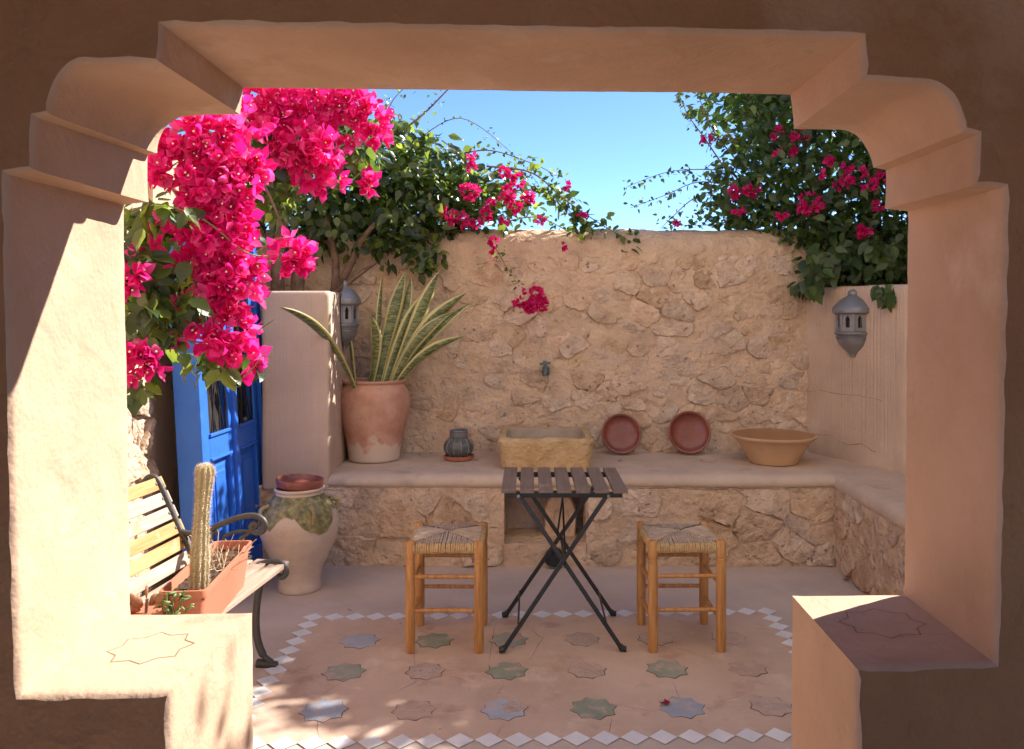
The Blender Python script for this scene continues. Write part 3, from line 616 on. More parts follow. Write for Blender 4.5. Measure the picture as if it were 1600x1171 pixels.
# ------------------------------------------------------------------ wall lanterns
def lantern(loc, rz, label, scl=1.0):
    t = thing('wall_lantern', label, 'lantern', loc, 'pewter wall lanterns'); t.rotation_euler = (0, 0, rz); t.scale = (scl*1.06, scl*1.06, scl*.84 if scl > 1 else .96)
    # local: wall at y=0, lantern bulges to -y; z=0 at the tip
    def half(prof, n, name, parent=t, sm=50, ph=0):
        gg = G(); v = []; f = []
        for (r, z) in prof:
            for k in range(n+1):
                a = math.pi+math.pi*k/n; v.append((r*math.cos(a), r*math.sin(a)*.85, z))
        for i in range(len(prof)-1):
            for k in range(n): f.append((i*(n+1)+k, i*(n+1)+k+1, (i+1)*(n+1)+k+1, (i+1)*(n+1)+k))
        gg.add(v, f); return gg.build(name, M['lantern'], parent, smooth=sm, world=False)
    half([(0,0),(.018,.003),(.022,.012),(.022,.02),(.028,.026),(.034,.04),(.055,.06),(.075,.085),(.084,.105),(.088,.118)], 24, 'bowl_end')
    half([(.088,.118),(.093,.122),(.093,.128),(.088,.131),(.093,.136),(.095,.142),(.090,.146),(.098,.152),(.102,.160),(.102,.168),(.092,.174),(.088,.178)], 24, 'ring_moulding')
    half([(.090,.286),(.100,.290),(.112,.296),(.116,.304),(.113,.312),(.116,.320),(.112,.330),(.098,.350),(.078,.376),(.052,.398),(.032,.409),(.026,.414),(.028,.418),(.027,.434),(.020,.446),(.008,.452),(0,.453)], 24, 'domed_roof')
    # body: four facets with arched slots cut through
    R = .092; ang = [math.pi+math.pi*k/4 for k in range(5)]
    for k in range(4):
        a = Vector((R*math.cos(ang[k]), R*math.sin(ang[k])*.85, 0)); b = Vector((R*math.cos(ang[k+1]), R*math.sin(ang[k+1])*.85, 0)); d = b-a; nrm = Vector((d.y, -d.x, 0)).normalized()
        if nrm.y > 0 and k in (1, 2): nrm = -nrm
        if nrm.dot((a+b)/2) < 0: nrm = -nrm
        arch = [(.34,.200),(.66,.200),(.66,.246),(.70,.250),(.64,.262),(.57,.272),(.5,.284-.004),(.43,.272),(.36,.262),(.30,.250),(.34,.246)]
        outer = [(0,.176),(1,.176),(1,.29),(0,.29)]
        def q(p, o): c = a+d*p[0]; return Vector((c.x, c.y, p[1]))+nrm*o
        gg = G(); bm = bmesh.new()
        ov = [bm.verts.new(q(p, 0)) for p in outer]; iv = [bm.verts.new(q(p, 0)) for p in arch]
        es = [bm.edges.new((ov[i], ov[(i+1) % 4])) for i in range(4)]+[bm.edges.new((iv[i], iv[(i+1) % len(iv)])) for i in range(len(iv))]
        bmesh.ops.triangle_fill(bm, edges=es, use_beauty=True)
        deep = [bm.verts.new(q(p, -.008)) for p in arch]
        for i in range(len(iv)):
            try: bm.faces.new((iv[i], iv[(i+1) % len(iv)], deep[(i+1) % len(iv)], deep[i]))
            except ValueError: pass
        bmesh.ops.recalc_face_normals(bm, faces=bm.faces); me = bpy.data.meshes.new('arched_side'); bm.to_mesh(me); bm.free(); finish(me, 'arched_side', M['lantern'], t)
        gg = G(); gg.tube([a+Vector((0,0,.176)), a+Vector((0,0,.29))], .006, 8); gg.build('corner_post', M['lantern'], t, smooth=60, world=False)
    gg = G(); gg.box((0, -.03, .235), (.11, .05, .10)); gg.build('inner_box', M['lantern_in'], t, world=False)
    gg = G(); gg.box((0, -.006, .22), (.10, .01, .30)); gg.build('back_plate', M['lantern'], t, bevel=.002, world=False)
    return t
sL = .45
pr = Vector((1.862, 5.62, 0))+wd*sL
lantern((pr.x-.77*.008, pr.y-.31*.008, 1.186), math.atan2(-wnrm.x, wnrm.y)+math.pi, 'grey metal wall lantern with arched slots on the right hand plaster wall', 1.12)
lantern((-1.160, 5.22, 1.235), math.pi/2+.045, 'grey metal wall lantern half hidden behind the sword shaped plant leaves')

# ------------------------------------------------------------------ things on the masonry bench
zb = MB_Z+.003
# terracotta urn and sansevieria
uc = Vector(((585-CX)/245, 5.3, zb))
urn = thing('terracotta_pot', 'tall weathered terracotta pot with lime stained foot on the bench', 'pot', uc)
pf = [(.150,0),(.157,.004),(.160,.02),(.163,.06),(.172,.11),(.186,.17),(.203,.24),(.217,.30),(.2245,.35),(.2245,.39),(.218,.425),(.203,.455),(.190,.475),(.187,.485),(.195,.492),(.203,.499),(.204,.507),(.198,.511),(.188,.508),(.180,.495),(.18,.46)]
g = G(); g.lathe(pf[:], 56, uc, fn=lambda w, z: 1+.006*math.sin(2*w+1)+.003*math.sin(z*140)); g.f = [q for q in g.f if len(q) == 4]
o = g.build('pot_body', M['terracotta'], urn, smooth=60)
# lime bloom low on the pot: shape of its own, as an attribute driven mix
def limebloom():
    m = M['terracotta']; N = m.node_tree.nodes; L = m.node_tree.links; b = N['Principled BSDF']; base = b.inputs['Base Color'].links[0].from_socket
    tc = N.new('ShaderNodeTexCoord'); sp = N.new('ShaderNodeSeparateXYZ'); L.new(tc.outputs['Object'], sp.inputs[0])
    n = N.new('ShaderNodeTexNoise'); n.inputs['Scale'].default_value = 9; n.inputs['Detail'].default_value = 7; L.new(tc.outputs['Object'], n.inputs['Vector'])
    ma = N.new('ShaderNodeMath'); ma.operation = 'MULTIPLY_ADD'; L.new(n.outputs['Fac'], ma.inputs[0]); ma.inputs[1].default_value = -.42; L.new(sp.outputs['Z'], ma.inputs[2])
    q = N.new('ShaderNodeMapRange'); q.inputs['From Min'].default_value = -.09; q.inputs['From Max'].default_value = -.125; L.new(ma.outputs[0], q.inputs['Value'])
    mx = N.new('ShaderNodeMix'); mx.data_type = 'RGBA'; L.new(q.outputs[0], mx.inputs['Factor']); L.new(base, mx.inputs['A']); mx.inputs['B'].default_value = (.62,.50,.41,1); L.new(mx.outputs['Result'], b.inputs['Base Color'])
limebloom()
g = G(); g.lathe([(.182,.47),(.10,.478),(0,.48)], 24, uc); g.build('soil', M['soil'], urn)
sp_ = thing('snake_plant', 'snake plant with cream edged sword leaves fanning out of the terracotta pot', 'plant', uc+Vector((0, 0, .47)))
blades = [(556,600,508,528,437,480,17,4.45),(577,594,587,540,579,494,16,5.12),(588,594,612,500,633,426,21,5.28),(596,594,628,505,642,432,15,5.33),(608,594,652,500,686,424,19,5.25),
          (611,594,662,520,728,458,22,5.2),(614,594,672,525,738,473,15,5.26),(617,594,662,556,726,525,15,5.15),(612,594,652,532,708,488,16,5.14),(583,594,592,500,597,432,9,5.34),(600,594,632,515,668,455,15,5.32),(555,594,548,548,543,512,8,5.2)]
for i, (ax, ay, bx_, by_, cx_, cy_, wpx, D) in enumerate(blades):
    a, b, c = P(ax, ay+14, 5.28 if D > 4.8 else 5.16), P(bx_, by_, lerp(5.28, D, .6)), P(cx_, cy_, D); n = 18; v = []; f = []; at = []
    ctrl = 2*b-(a+c)/2; hw_ = wpx/2*D/F*.98; tw0 = random.uniform(-.6, .6); tw1 = tw0+random.uniform(-.7, .7)
    for j in range(n+1):
        t = j/n; p = a*(1-t)**2+ctrl*2*t*(1-t)+c*t*t; tg = ((ctrl-a)*(1-t)+(c-ctrl)*t).normalized()
        sd = tg.cross(Vector((0, 1, 0))).normalized(); nn = sd.cross(tg); tw = lerp(tw0, tw1, t); s2 = sd*math.cos(tw)+nn*math.sin(tw); n2 = nn*math.cos(tw)-sd*math.sin(tw)
        w = hw_*(.55+.75*min(1, t*1.5))*(1 if t < .5 else max(.015, (1-((t-.5)/.5)**1.7)))
        for q, ac in ((-1, 1), (-.72, .74), (-.35, .35), (0, 0), (.35, .35), (.72, .74), (1, 1)):
            v.append(p+s2*w*q+n2*w*(.45*q*q)); at.append(ac)
    for j in range(n):
        for k in range(6): f.append((j*7+k, j*7+k+1, (j+1)*7+k+1, (j+1)*7+k))
    g = G(); g.add(v, f); o = g.build('leaf', M['sansevieria'], sp_, smooth=180)
    al = o.data.attributes.new('across', 'FLOAT', 'POINT'); al.data.foreach_set('value', at)
    so = o.modifiers.new('thick', 'SOLIDIFY'); so.thickness = .003

# ribbed glass jar on its clay saucer
jc = Vector(((717-CX)/245, 5.3, zb))
sau = thing('saucer', 'small round terracotta saucer under the glass jar', 'saucer', jc)
g = G(); g.lathe([(.07,0),(.086,.002),(.094,.012),(.097,.026),(.093,.027),(.088,.014),(.07,.008),(0,.008)], 40, jc); g.build('saucer_dish', M['planter'], sau, smooth=40)
jr = thing('glass_jar', 'smoky ribbed pumpkin shaped glass jar standing on a clay saucer', 'jar', jc+Vector((0, 0, .012)))
def ribs(w, z): return 1+.05*abs(math.sin(6*w))*max(0, 1-abs(z-.065)/.075)-.03*max(0, 1-abs(z-.065)/.075)
g = G(); g.lathe([(.035,0),(.06,.004),(.082,.025),(.094,.055),(.096,.075),(.086,.102),(.068,.120),(.054,.128),(.053,.15),(.056,.166),(.060,.170),(.054,.168),(.049,.15),(.050,.128),(.064,.116),(.081,.100),(.090,.075),(.088,.055),(.077,.028),(.056,.009),(.03,.006)], 96, jr.location, fn=ribs); g.f = [q for q in g.f if len(q) == 4]
g.build('jar_body', M['glass'], jr, smooth=180)
for a in range(12):
    w = math.pi*(a+.5)/6; g = G(); g.tube([jr.location+Vector((math.cos(w)*r, math.sin(w)*r, z)) for r, z in ((.062,.125),(.083,.108),(.097,.08),(.095,.052),(.08,.022),(.06,.004))], .0028, 6); g.build('wire', M['lantern'], jr, smooth=60)
g = G(); g.lathe([(.054,.126),(.058,.13),(.057,.15),(.058,.168),(.062,.172),(.060,.176),(.054,.17)], 40, jr.location); g.f = [q for q in g.f if len(q) == 4]; g.build('neck_band', M['lantern'], jr, smooth=60)

# stone trough
tx0, tx1 = (779-CX)/260, (927-CX)/260; ty0, ty1 = 4.93, 5.47; tz1 = MB_Z+.185
trg = thing('stone_trough', 'rough hewn yellow stone trough set in the middle of the bench', 'trough', ((tx0+tx1)/2, (ty0+ty1)/2, MB_Z))
def ts_noise(p, a): return Vector((nz(p.x*14, p.y*14, p.z*14), nz(p.x*14+9, p.y*14, p.z*14), nz(p.x*14, p.y*14+9, p.z*14)))*a+Vector((nz(p.x*45, p.y*45, p.z*45), nz(p.x*45+9, p.y*45, p.z*45), nz(p.x*45, p.y*45+9, p.z*45)))*a*.55
def ring_rect(x0, x1, y0, y1, z, n, r=.03):
    pts = []
    cs = [(x0, y0), (x1, y0), (x1, y1), (x0, y1)]
    for i in range(4):
        a = Vector((*cs[i], z)); b = Vector((*cs[(i+1) % 4], z)); d = (b-a).normalized()
        for t in range(n): pts.append((a+d*r).lerp(b-d*r, t/(n-1)))
    return pts
def loft_rings(rings, amp=0):
    gg = G(); n = len(rings[0]); v = []
    for R_ in rings:
        for p in R_: v.append(p+ts_noise(p, amp) if amp else p)
    f = [(j*n+i, j*n+(i+1) % n, (j+1)*n+(i+1) % n, (j+1)*n+i) for j in range(len(rings)-1) for i in range(n)]
    f.append(tuple((len(rings)-1)*n+i for i in range(n))); gg.add(v, f); return gg
w = .055
rings = [ring_rect(tx0+.03-k*.03, tx1-.03+k*.028, ty0+.02-k*.02, ty1, lerp(MB_Z-.03, tz1-.012, k), 40) for k in [i/15 for i in range(16)]]
rings += [ring_rect(tx0+.008, tx1-.008, ty0+.01, ty1-.01, tz1, 40), ring_rect(tx0+w*.8, tx1-w*.8, ty0+w*.8, ty1-w*.8, tz1+.001, 40, .04)]
g = loft_rings(rings, .009); g.f = g.f[:-1]; g.build('trough_body', M['trough'], trg, smooth=50)
rings = [ring_rect(tx0+w*.8, tx1-w*.8, ty0+w*.8, ty1-w*.8, tz1+.001, 22, .04), ring_rect(tx0+w, tx1-w, ty0+w, ty1-w, tz1-.02, 22, .05), ring_rect(tx0+w*1.2, tx1-w*1.2, ty0+w*1.2, ty1-w*1.2, tz1-.08, 22, .05), ring_rect(tx0+w*1.5, tx1-w*1.5, ty0+w*1.5, ty1-w*1.5, tz1-.12, 22, .05)]
loft_rings(rings, .009).build('basin', M['trough_in'], trg, smooth=50)

# two glazed plates leaning on the wall
def plate(px, py, rpx, label, tilt):
    r = rpx/236; c = Vector(((px-CX)/236, 5.50, zb))
    t = thing('plate', label, 'plate', c, 'round glazed plates leaning on the wall')
    Mx = Matrix.Translation(Vector((0, 0, r*math.cos(tilt)*1.0+.004))) @ Matrix.Rotation(math.pi/2-tilt, 4, 'X')
    k = r/.13
    pr_ = [(0,.0),(.03,.0005),(.06,.001),(.085,.004),(.103,.011),(.112,.022),(.117,.031),(.120,.033),(.126,.033),(.130,.028),(.129,.020),(.122,.008),(.10,-.006),(.06,-.01),(0,-.01)]
    g = G(); g.lathe([(a*k, b*k) for a, b in pr_], 64); g.v = [Mx @ p for p in g.v]
    g.build('plate_dish', M['plate'], t, smooth=50, world=False)
    for rr in (.022, .038, .055):
        g = G(); n = 48; v = []; f = []
        for i in range(n):
            a = 2*math.pi*i/n
            for q in (-.0016, 0, .0016): v.append(Vector(((rr+q)*math.cos(a)*k, (rr+q)*math.sin(a)*k, .0012+(.0007 if q == 0 else 0))))
        for i in range(n):
            j = (i+1) % n; f += [(i*3, j*3, j*3+1, i*3+1), (i*3+1, j*3+1, j*3+2, i*3+2)]
        g.add(v, f); g.v = [Mx @ p for p in g.v]; g.build('throwing_ring', M['plate'], t, smooth=180, world=False)
plate(970, 679, 31, 'smaller matt red brown plate leaning on the wall next to the stone trough', .22)
plate(1076, 679, 33, 'larger shiny red brown plate leaning on the wall nearer the clay bowl', .20)
# wide clay bowl
bc = Vector(((1207-CX)/249, 5.20, zb))
bo = thing('clay_bowl', 'wide flaring yellow clay bowl at the right end of the bench', 'bowl', bc)
g = G(); g.lathe([(.135,0),(.148,.003),(.152,.012),(.160,.03),(.185,.075),(.213,.118),(.238,.148),(.250,.154),(.257,.162),(.258,.170),(.252,.175),(.245,.174)], 64, bc); g.f = [q for q in g.f if len(q) == 4]; g.build('bowl_outside', M['bowl_clay'], bo, smooth=50)
g = G(); g.lathe([(.246,.1745),(.238,.168),(.222,.150),(.195,.11),(.168,.065),(.145,.03),(.10,.02),(0,.018)], 64, bc); g.build('bowl_inside', M['bowl_glaze'], bo, smooth=60)
g = G(); rr = random.Random(4)
for i in range(90):
    a = rr.uniform(0, 6.28); d = .2*math.sqrt(rr.random()); x = bc.x+d*math.cos(a); y = bc.y+d*math.sin(a); z = bc.z+.145-.05*abs(d)+rr.uniform(-.01,.008); l = rr.uniform(.015, .05); b2 = rr.uniform(0, 6.28)
    g.tube([(x, y, z), (x+l*math.cos(b2), y+l*math.sin(b2), z+rr.uniform(-.006,.008))], .0018, 4)
tag(g.build('dry_debris', M['straw'], bo), kind='stuff')
# tap on the wall
tc_ = P(851, 577, 5.58)
tp_ = thing('brass_tap', 'small green tarnished brass tap on the stone wall above the trough', 'tap', tc_)
L_ = tc_
g = G(); g.tube([L_+Vector((.004,.03,.005)), L_+Vector((.004,-.03,.005)), L_+Vector((.004,-.055,-.0)), L_+Vector((.004,-.068,-.022)), L_+Vector((.004,-.07,-.042))], [.02,.021,.023,.021,.016], 14); g.build('spout', M['tap'], tp_, smooth=50)
g = G(); g.lathe([(.022,-.035),(.026,-.03),(.026,-.012),(.02,.01),(.012,.02),(.009,.035)], 18, L_+Vector((.006,-.045,.0))); g.build('tap_body', M['tap'], tp_, smooth=50)
g = G(); g.bar(L_+Vector((-.035,-.045,.036)), L_+Vector((.038,-.045,.044)), .018, .012, (0,1,0)); g.bar(L_+Vector((-.012,-.045,.05)), L_+Vector((.016,-.045,.048)), .02, .014, (0,1,0)); g.build('tap_handle', M['tap'], tp_, bevel=.004)
# carved stone standing in the niche, drain pipe in the step
nc = Vector((.185, 5.0, NZ0+.003))
cs = thing('carved_stone', 'pale arched carved stone standing in the niche under the trough', 'stone', nc)
out_ = [(-.095,0),(.09,0),(.095,.10),(.09,.17),(.065,.225),(.02,.262),(-.01,.268),(-.03,.26),(-.07,.22),(-.092,.17),(-.097,.10)]
g = G(); n = len(out_); v = []
for yy, k in ((.04, 1), (-.03, 1), (-.045, .94)):
    for (x, z) in out_: p = Vector((nc.x+x*k, nc.y+yy, nc.z+max(0.0, z*k))); v.append(p+ts_noise(p, .006))
g.add(v, [(j*n+i, j*n+(i+1) % n, (j+1)*n+(i+1) % n, (j+1)*n+i) for j in range(2) for i in range(n)]+[tuple(2*n+i for i in range(n))]); g.build('stone_slab', M['mortar'], cs, smooth=30)
g = G(); g.tube([nc+Vector((-.045,-.048,.03)), nc+Vector((-.047,-.05,.10)), nc+Vector((-.038,-.05,.15)), nc+Vector((0,-.05,.17)), nc+Vector((.038,-.05,.15)), nc+Vector((.047,-.05,.10)), nc+Vector((.045,-.048,.03))], .008, 8); g.build('carved_arch', M['mortar'], cs, smooth=60)
dp = thing('drain_pipe', 'black open drain pipe at floor level in the bench front', 'pipe', ((866-CX)/270, MB_D-.03, .055))
g = G(); c = Vector((dp.location.x, 0, .062)); v = []; f = []
for (r, yy) in ((.055, MB_D-.01), (.058, MB_D-.055), (.055, MB_D-.06), (.049, MB_D-.055), (.049, MB_D-.034), (.0, MB_D-.034)):  # last ring closes a black disc standing for the dark inside
    for k in range(28): a = 2*math.pi*k/28; v.append((c.x+r*math.cos(a), yy, c.z+r*math.sin(a)))
for j in range(5):
    for k in range(28): f.append((j*28+k, j*28+(k+1) % 28, (j+1)*28+(k+1) % 28, (j+1)*28+k))
g.add(v, f); g.build('pipe_wall_dark_end', M['pipe'], dp, smooth=50)

# ------------------------------------------------------------------ folding table
TX0, TX1, TD0, TD1, TH = -.122, .428, 3.61, 4.13, .70
tb = thing('folding_table', 'small folding slatted table with black crossed steel legs', 'table', ((TX0+TX1)/2, (TD0+TD1)/2, 0))
sw_ = .0625; gap = (TX1-TX0-7*sw_)/6
for i in range(7):
    x = TX0+sw_/2+i*(sw_+gap); g = G(); g.box((x, (TD0+TD1)/2+random.uniform(-.002,.002), TH-.0085+random.uniform(-.0008,.0008)), (sw_, TD1-TD0, .017)); g.build('slat', M['brown_slat'], tb, bevel=.0025)
for d in (TD0+.035, TD1-.035):
    g = G(); g.bar((TX0+.02, d, TH-.0295), (TX1-.02, d, TH-.0295), .025, .012, (0,1,0)); g.build('top_rail', M['black_steel'], tb, bevel=.002)
for (d, off) in ((TD0-.03, 0), (TD1-.13, .022)):
    xa, xb = TX0+.012, TX1-.03
    for k, (x0, x1) in enumerate(((xa, TX1-.085), (xb, TX0+.075))):
        dd = d+(.013 if k else -.0)+off*.0; g = G(); z0 = .018
        g.bar((x0, dd, z0), (x1, d+(.07 if d < 3.8 else .02)+(.013 if k else 0), TH-.03), .019, .010, (0,1,0)); g.build('leg', M['black_steel'], tb, bevel=.002)
        g = G(); sgn = -1 if k == 0 else 1
        g.tube([(x0+.006*-sgn, dd, .03), (x0+sgn*.002, dd, .018), (x0+sgn*.02, dd, .015)], [.013,.0145,.0125], 12); g.build('foot', M['pipe'], tb, smooth=50)
zc = .40
for x0, x1 in ((TX0+.075, .078), (TX1-.085, .225)): pass
g = G(); g.tube([(.155, TD0-.02, .372), (.155, TD1-.11, .372)], .006, 8); g.build('pivot_rod', M['black_steel'], tb, smooth=60)
g = G(); g.bar((.158, TD0+.03, .385), (.158, TD1-.06, TH-.035), .018, .008, (1,0,0)); g.build('strut', M['black_steel'], tb, bevel=.002)
g = G(); g.bar((.135, TD1-.12, .40), (.15, TD0+.07, TH-.03), .012, .008, (1,0,0)); g.build('strut', M['black_steel'], tb, bevel=.002)
for x, zz_ in ((TX0+.075, .125), (TX1-.095, .125)):
    g = G(); g.tube([(x, TD0-.018, zz_), (x+.0, TD1-.12, zz_)], .0045, 8); g.build('stretcher', M['black_steel'], tb, smooth=60)
for x in (TX0+.075, TX1-.083):
    g = G(); g.tube([(x, TD0+.02, TH-.032), (x, TD0+.012, TH-.032)], .007, 10); g.build('bolt', M['lantern'], tb, smooth=40)

# ------------------------------------------------------------------ rush stools
def stool(loc, label):
    t = thing('stool', label, 'stool', loc, 'rush seated pine stools')
    W_, Dp, Hh = .148, .158, .478
    for sx in (-1, 1):
        for sy in (-1, 1):
            g = G(); h = Hh+.006
            pf_ = [(.0,0),(.0165,.0),(.0195,.006),(.0205,.03),(.0215,.10),(.0215,.375),(.0205,.382),(.0185,.386),(.0205,.391),(.0185,.396),(.0205,.401),(.0185,.406),(.021,.412),(.0215,.42),(.0215,h-.006),(.017,h),(0,h+.001)]
            g.lathe(pf_, 18, (sx*W_, sy*Dp, 0)); g.build('leg', M['pine'], t, smooth=40, world=False)
    rr_ = .0095
    for sy in (-1, 1):
        for z in (.329, .183):
            g = G(); g.tube([(-W_, sy*Dp, z), (-W_*.5, sy*Dp, z+.001), (W_*.5, sy*Dp, z), (W_, sy*Dp, z-.001)], [.0085, rr_, rr_, .0085], 10); g.build('rung', M['pine'], t, smooth=50, world=False)
    for sx in (-1, 1):
        for z in (.285, .135):
            g = G(); g.tube([(sx*W_, -Dp, z), (sx*W_, 0, z), (sx*W_, Dp, z)], [.0085, rr_, .0085], 10); g.build('rung', M['pine'], t, smooth=50, world=False)
    # rush seat: cords wrapped over each rail and running in to the diagonals
    zt = Hh-.012; g1 = G(); g2 = G(); cords = 27; rs = random.Random(hash(label) % 1000)
    def top(x, y): m_ = max(abs(x)/W_, abs(y)/Dp); return zt+.004+.016*(1-m_)-.006*max(0, 1-m_*6)
    for side in range(4):
        hwid = W_-.012 if side % 2 == 0 else Dp-.012
        for i in range(cords):
            u = -hwid+2*hwid*(i+.5)/cords+rs.uniform(-.0012,.0012); m_ = abs(u)/hwid
            end = .985*m_+.01
            pts = []; low = []
            L2 = Dp if side % 2 == 0 else W_
            for k in range(6):
                s_ = lerp(end, .99, k/5); a = u*(1+.02*rs.uniform(-1,1)); b_ = L2*s_
                x, y = ((a, -b_), (b_, a), (a, b_), (-b_, a))[side]; pts.append(Vector((x, y, top(x, y)+rs.uniform(-.0012,.0012))))
            x, y = ((u, -L2-.010), (L2+.010, u), (u, L2+.010), (-L2-.010, u))[side]; low = [pts[-1], Vector((x, y, zt-.004)), Vector((x*1.01, y*1.01, zt-.018)), Vector((x*.985, y*.985, zt-.030)), Vector((x*.9, y*.9, zt-.034))]
            rad = hwid/cords*rs.uniform(.95, 1.2)
            g1.tube(pts, rad, 5, cap=False); g2.tube(low, rad*1.03, 5, cap=False)
    tag(g1.build('woven_top', M['rush'], t, smooth=180, world=False), kind='stuff'); tag(g2.build('woven_edge', M['rush_gold'], t, smooth=180, world=False), kind='stuff')
    g = G(); g.box((0, 0, zt-.012), (2*W_-.01, 2*Dp-.01, .022)); g.build('seat_padding', M['rush'], t, world=False)
    for sy in (-1, 1): g = G(); g.tube([(-W_,sy*Dp,zt-.014),(W_,sy*Dp,zt-.014)], .010, 8); g.build('seat_rail', M['pine'], t, world=False)
    return t
stool(((695-CX)/362, 3.745, 0), 'pine stool with woven rush seat to the left of the folding table')
s2 = stool(((1071-CX)/360, 3.755, 0), 'pine stool with woven rush seat to the right of the folding table'); s2.rotation_euler = (0, 0, math.radians(1.5))

# ------------------------------------------------------------------ big glazed jar by the door
ac = Vector(((467-CX)/295, 4.42, 0))
am = thing('clay_jar', 'big bellied clay jar with dripping green glaze and small handles on the floor', 'jar', ac)
k = 1/295
pf = [(.104,0),(.110,.004),(.111,.02),(.107,.05),(.110,.075),(.120,.11),(.138,.15),(.160,.20),(.182,.25),(.199,.30),(.2065,.34),(.205,.375),(.195,.41),(.176,.445),(.152,.475),(.132,.495),(.122,.508),(.119,.520),(.123,.526),(.130,.530),(.131,.538),(.124,.543),(.115,.54),(.108,.52),(.11,.49)]
fine = []
for (a, b) in zip(pf[:-1], pf[1:]):
    for t in range(3): fine.append((lerp(a[0], b[0], t/3), lerp(a[1], b[1], t/3)))
fine.append(pf[-1]); nL = 96
g = G(); g.lathe(fine, nL, ac, fn=lambda w, z: 1+.008*math.sin(2*w+.5)+.004*math.sin(z*90)); g.f = [q for q in g.f if len(q) == 4]
o = g.build('jar_body', M['jar'], am, smooth=180); at = []
for (r, z) in fine:
    for kk in range(nL):
        w = 2*math.pi*kk/nL      # drips: lower edge of the glaze around the jar
        edge = .375+.048*math.cos(4*(w+math.pi/2))+.012*math.sin(2*w+.3)+.03*nz(math.cos(w)*3, math.sin(w)*3)+.012*nz(math.cos(w)*11, math.sin(w)*11)
        at.append(max(0, min(1, .5+(z-edge)*9)) if z < .512 else (0.3 if z < .55 else .9))
al = o.data.attributes.new('glaze', 'FLOAT', 'POINT'); al.data.foreach_set('value', at)
for w0 in (-.95, -2.5, .6, 2.2):
    pts = []
    for t in range(9):
        u = t/8; r = .165+.030*math.sin(u*math.pi)+.028*u; z = .462-.075*u+.018*math.sin(u*math.pi); pts.append(ac+Vector((r*math.cos(w0), r*math.sin(w0), z)))
    g = G(); g.tube(pts, [.013,.013,.012,.0115,.011,.011,.0115,.012,.013], 10, flat=1.0); g.build('handle', M['jar_handle'], am, smooth=60)
ld = thing('glazed_dish', 'brown glazed dish lying on the mouth of the green jar', 'dish', ac+Vector((0, 0, .541)))
Mx = Matrix.Rotation(.06, 4, 'Y')
g = G(); g.lathe([(0,.012),(.06,.012),(.10,.020),(.114,.044),(.117,.047),(.122,.046),(.124,.038),(.119,.012),(.112,.003),(.06,.001),(0,.001)], 56); g.v = [Mx @ p for p in g.v]; g.build('dish_body', M['plate'], ld, smooth=40, world=False)

# ------------------------------------------------------------------ garden bench
gbn = thing('garden_bench', 'garden bench with worn wooden slats and black cast iron scroll ends, left', 'bench', (-1.005, 3.44, 0))
gbn.rotation_euler = (0, 0, -.11)
# local: y=0 far iron end, bench runs to -y; seat front x=0, back towards -x
LB = 1.25
def slat(nm, x, z, w, th, ang, m, y0=.04, y1=-LB):
    g = G(); Mx = Matrix.Translation((x, 0, z)) @ Matrix.Rotation(ang, 4, 'Y'); g.box((0, (y0+y1)/2, 0), (w, y0-y1, th), Mx)
    o = g.build(nm, m, gbn, bevel=.003, world=False)
    for yy in (-.02, -LB+.1):
        g = G(); g.lathe([(0,0),(.007,0),(.006,.003),(0,.0045)], 10, M=Mx @ Matrix.Translation((0, yy, th/2))); g.build('bolt', M['iron'], o, world=False)
    return o
zs_ = .425
for i in range(5):
    slat('seat_slat', -.035-i*.078, zs_-.004*i+(.003 if i else -.004), .062, .02, .02, M['wood_seat'])
ba = Vector((-.44, 0, .45)); bt = Vector((-.585, 0, .755)); bd = (bt-ba).normalized(); bang = math.atan2(bd.x, bd.z)
seq = ['wood_grey', 'wood_orange', 'wood_orange', 'wood_grey', 'wood_grey', 'wood_orange']
for i in range(6):
    p = ba.lerp(bt, (i-.05)/5.1); slat('back_slat', p.x+.016, p.z, .054, .018, bang+math.pi/2, M[seq[i]])
def curve(pts, n=8):
    out = []; pts = [Vector(p) for p in pts]
    for i in range(len(pts)-1):
        p0 = pts[max(0, i-1)]; p1 = pts[i]; p2 = pts[i+1]; p3 = pts[min(len(pts)-1, i+2)]
        for t in range(n):
            u = t/n; out.append(.5*((2*p1)+(-p0+p2)*u+(2*p0-5*p1+4*p2-p3)*u*u+(-p0+3*p1-3*p2+p3)*u**3))
    out.append(pts[-1]); return out
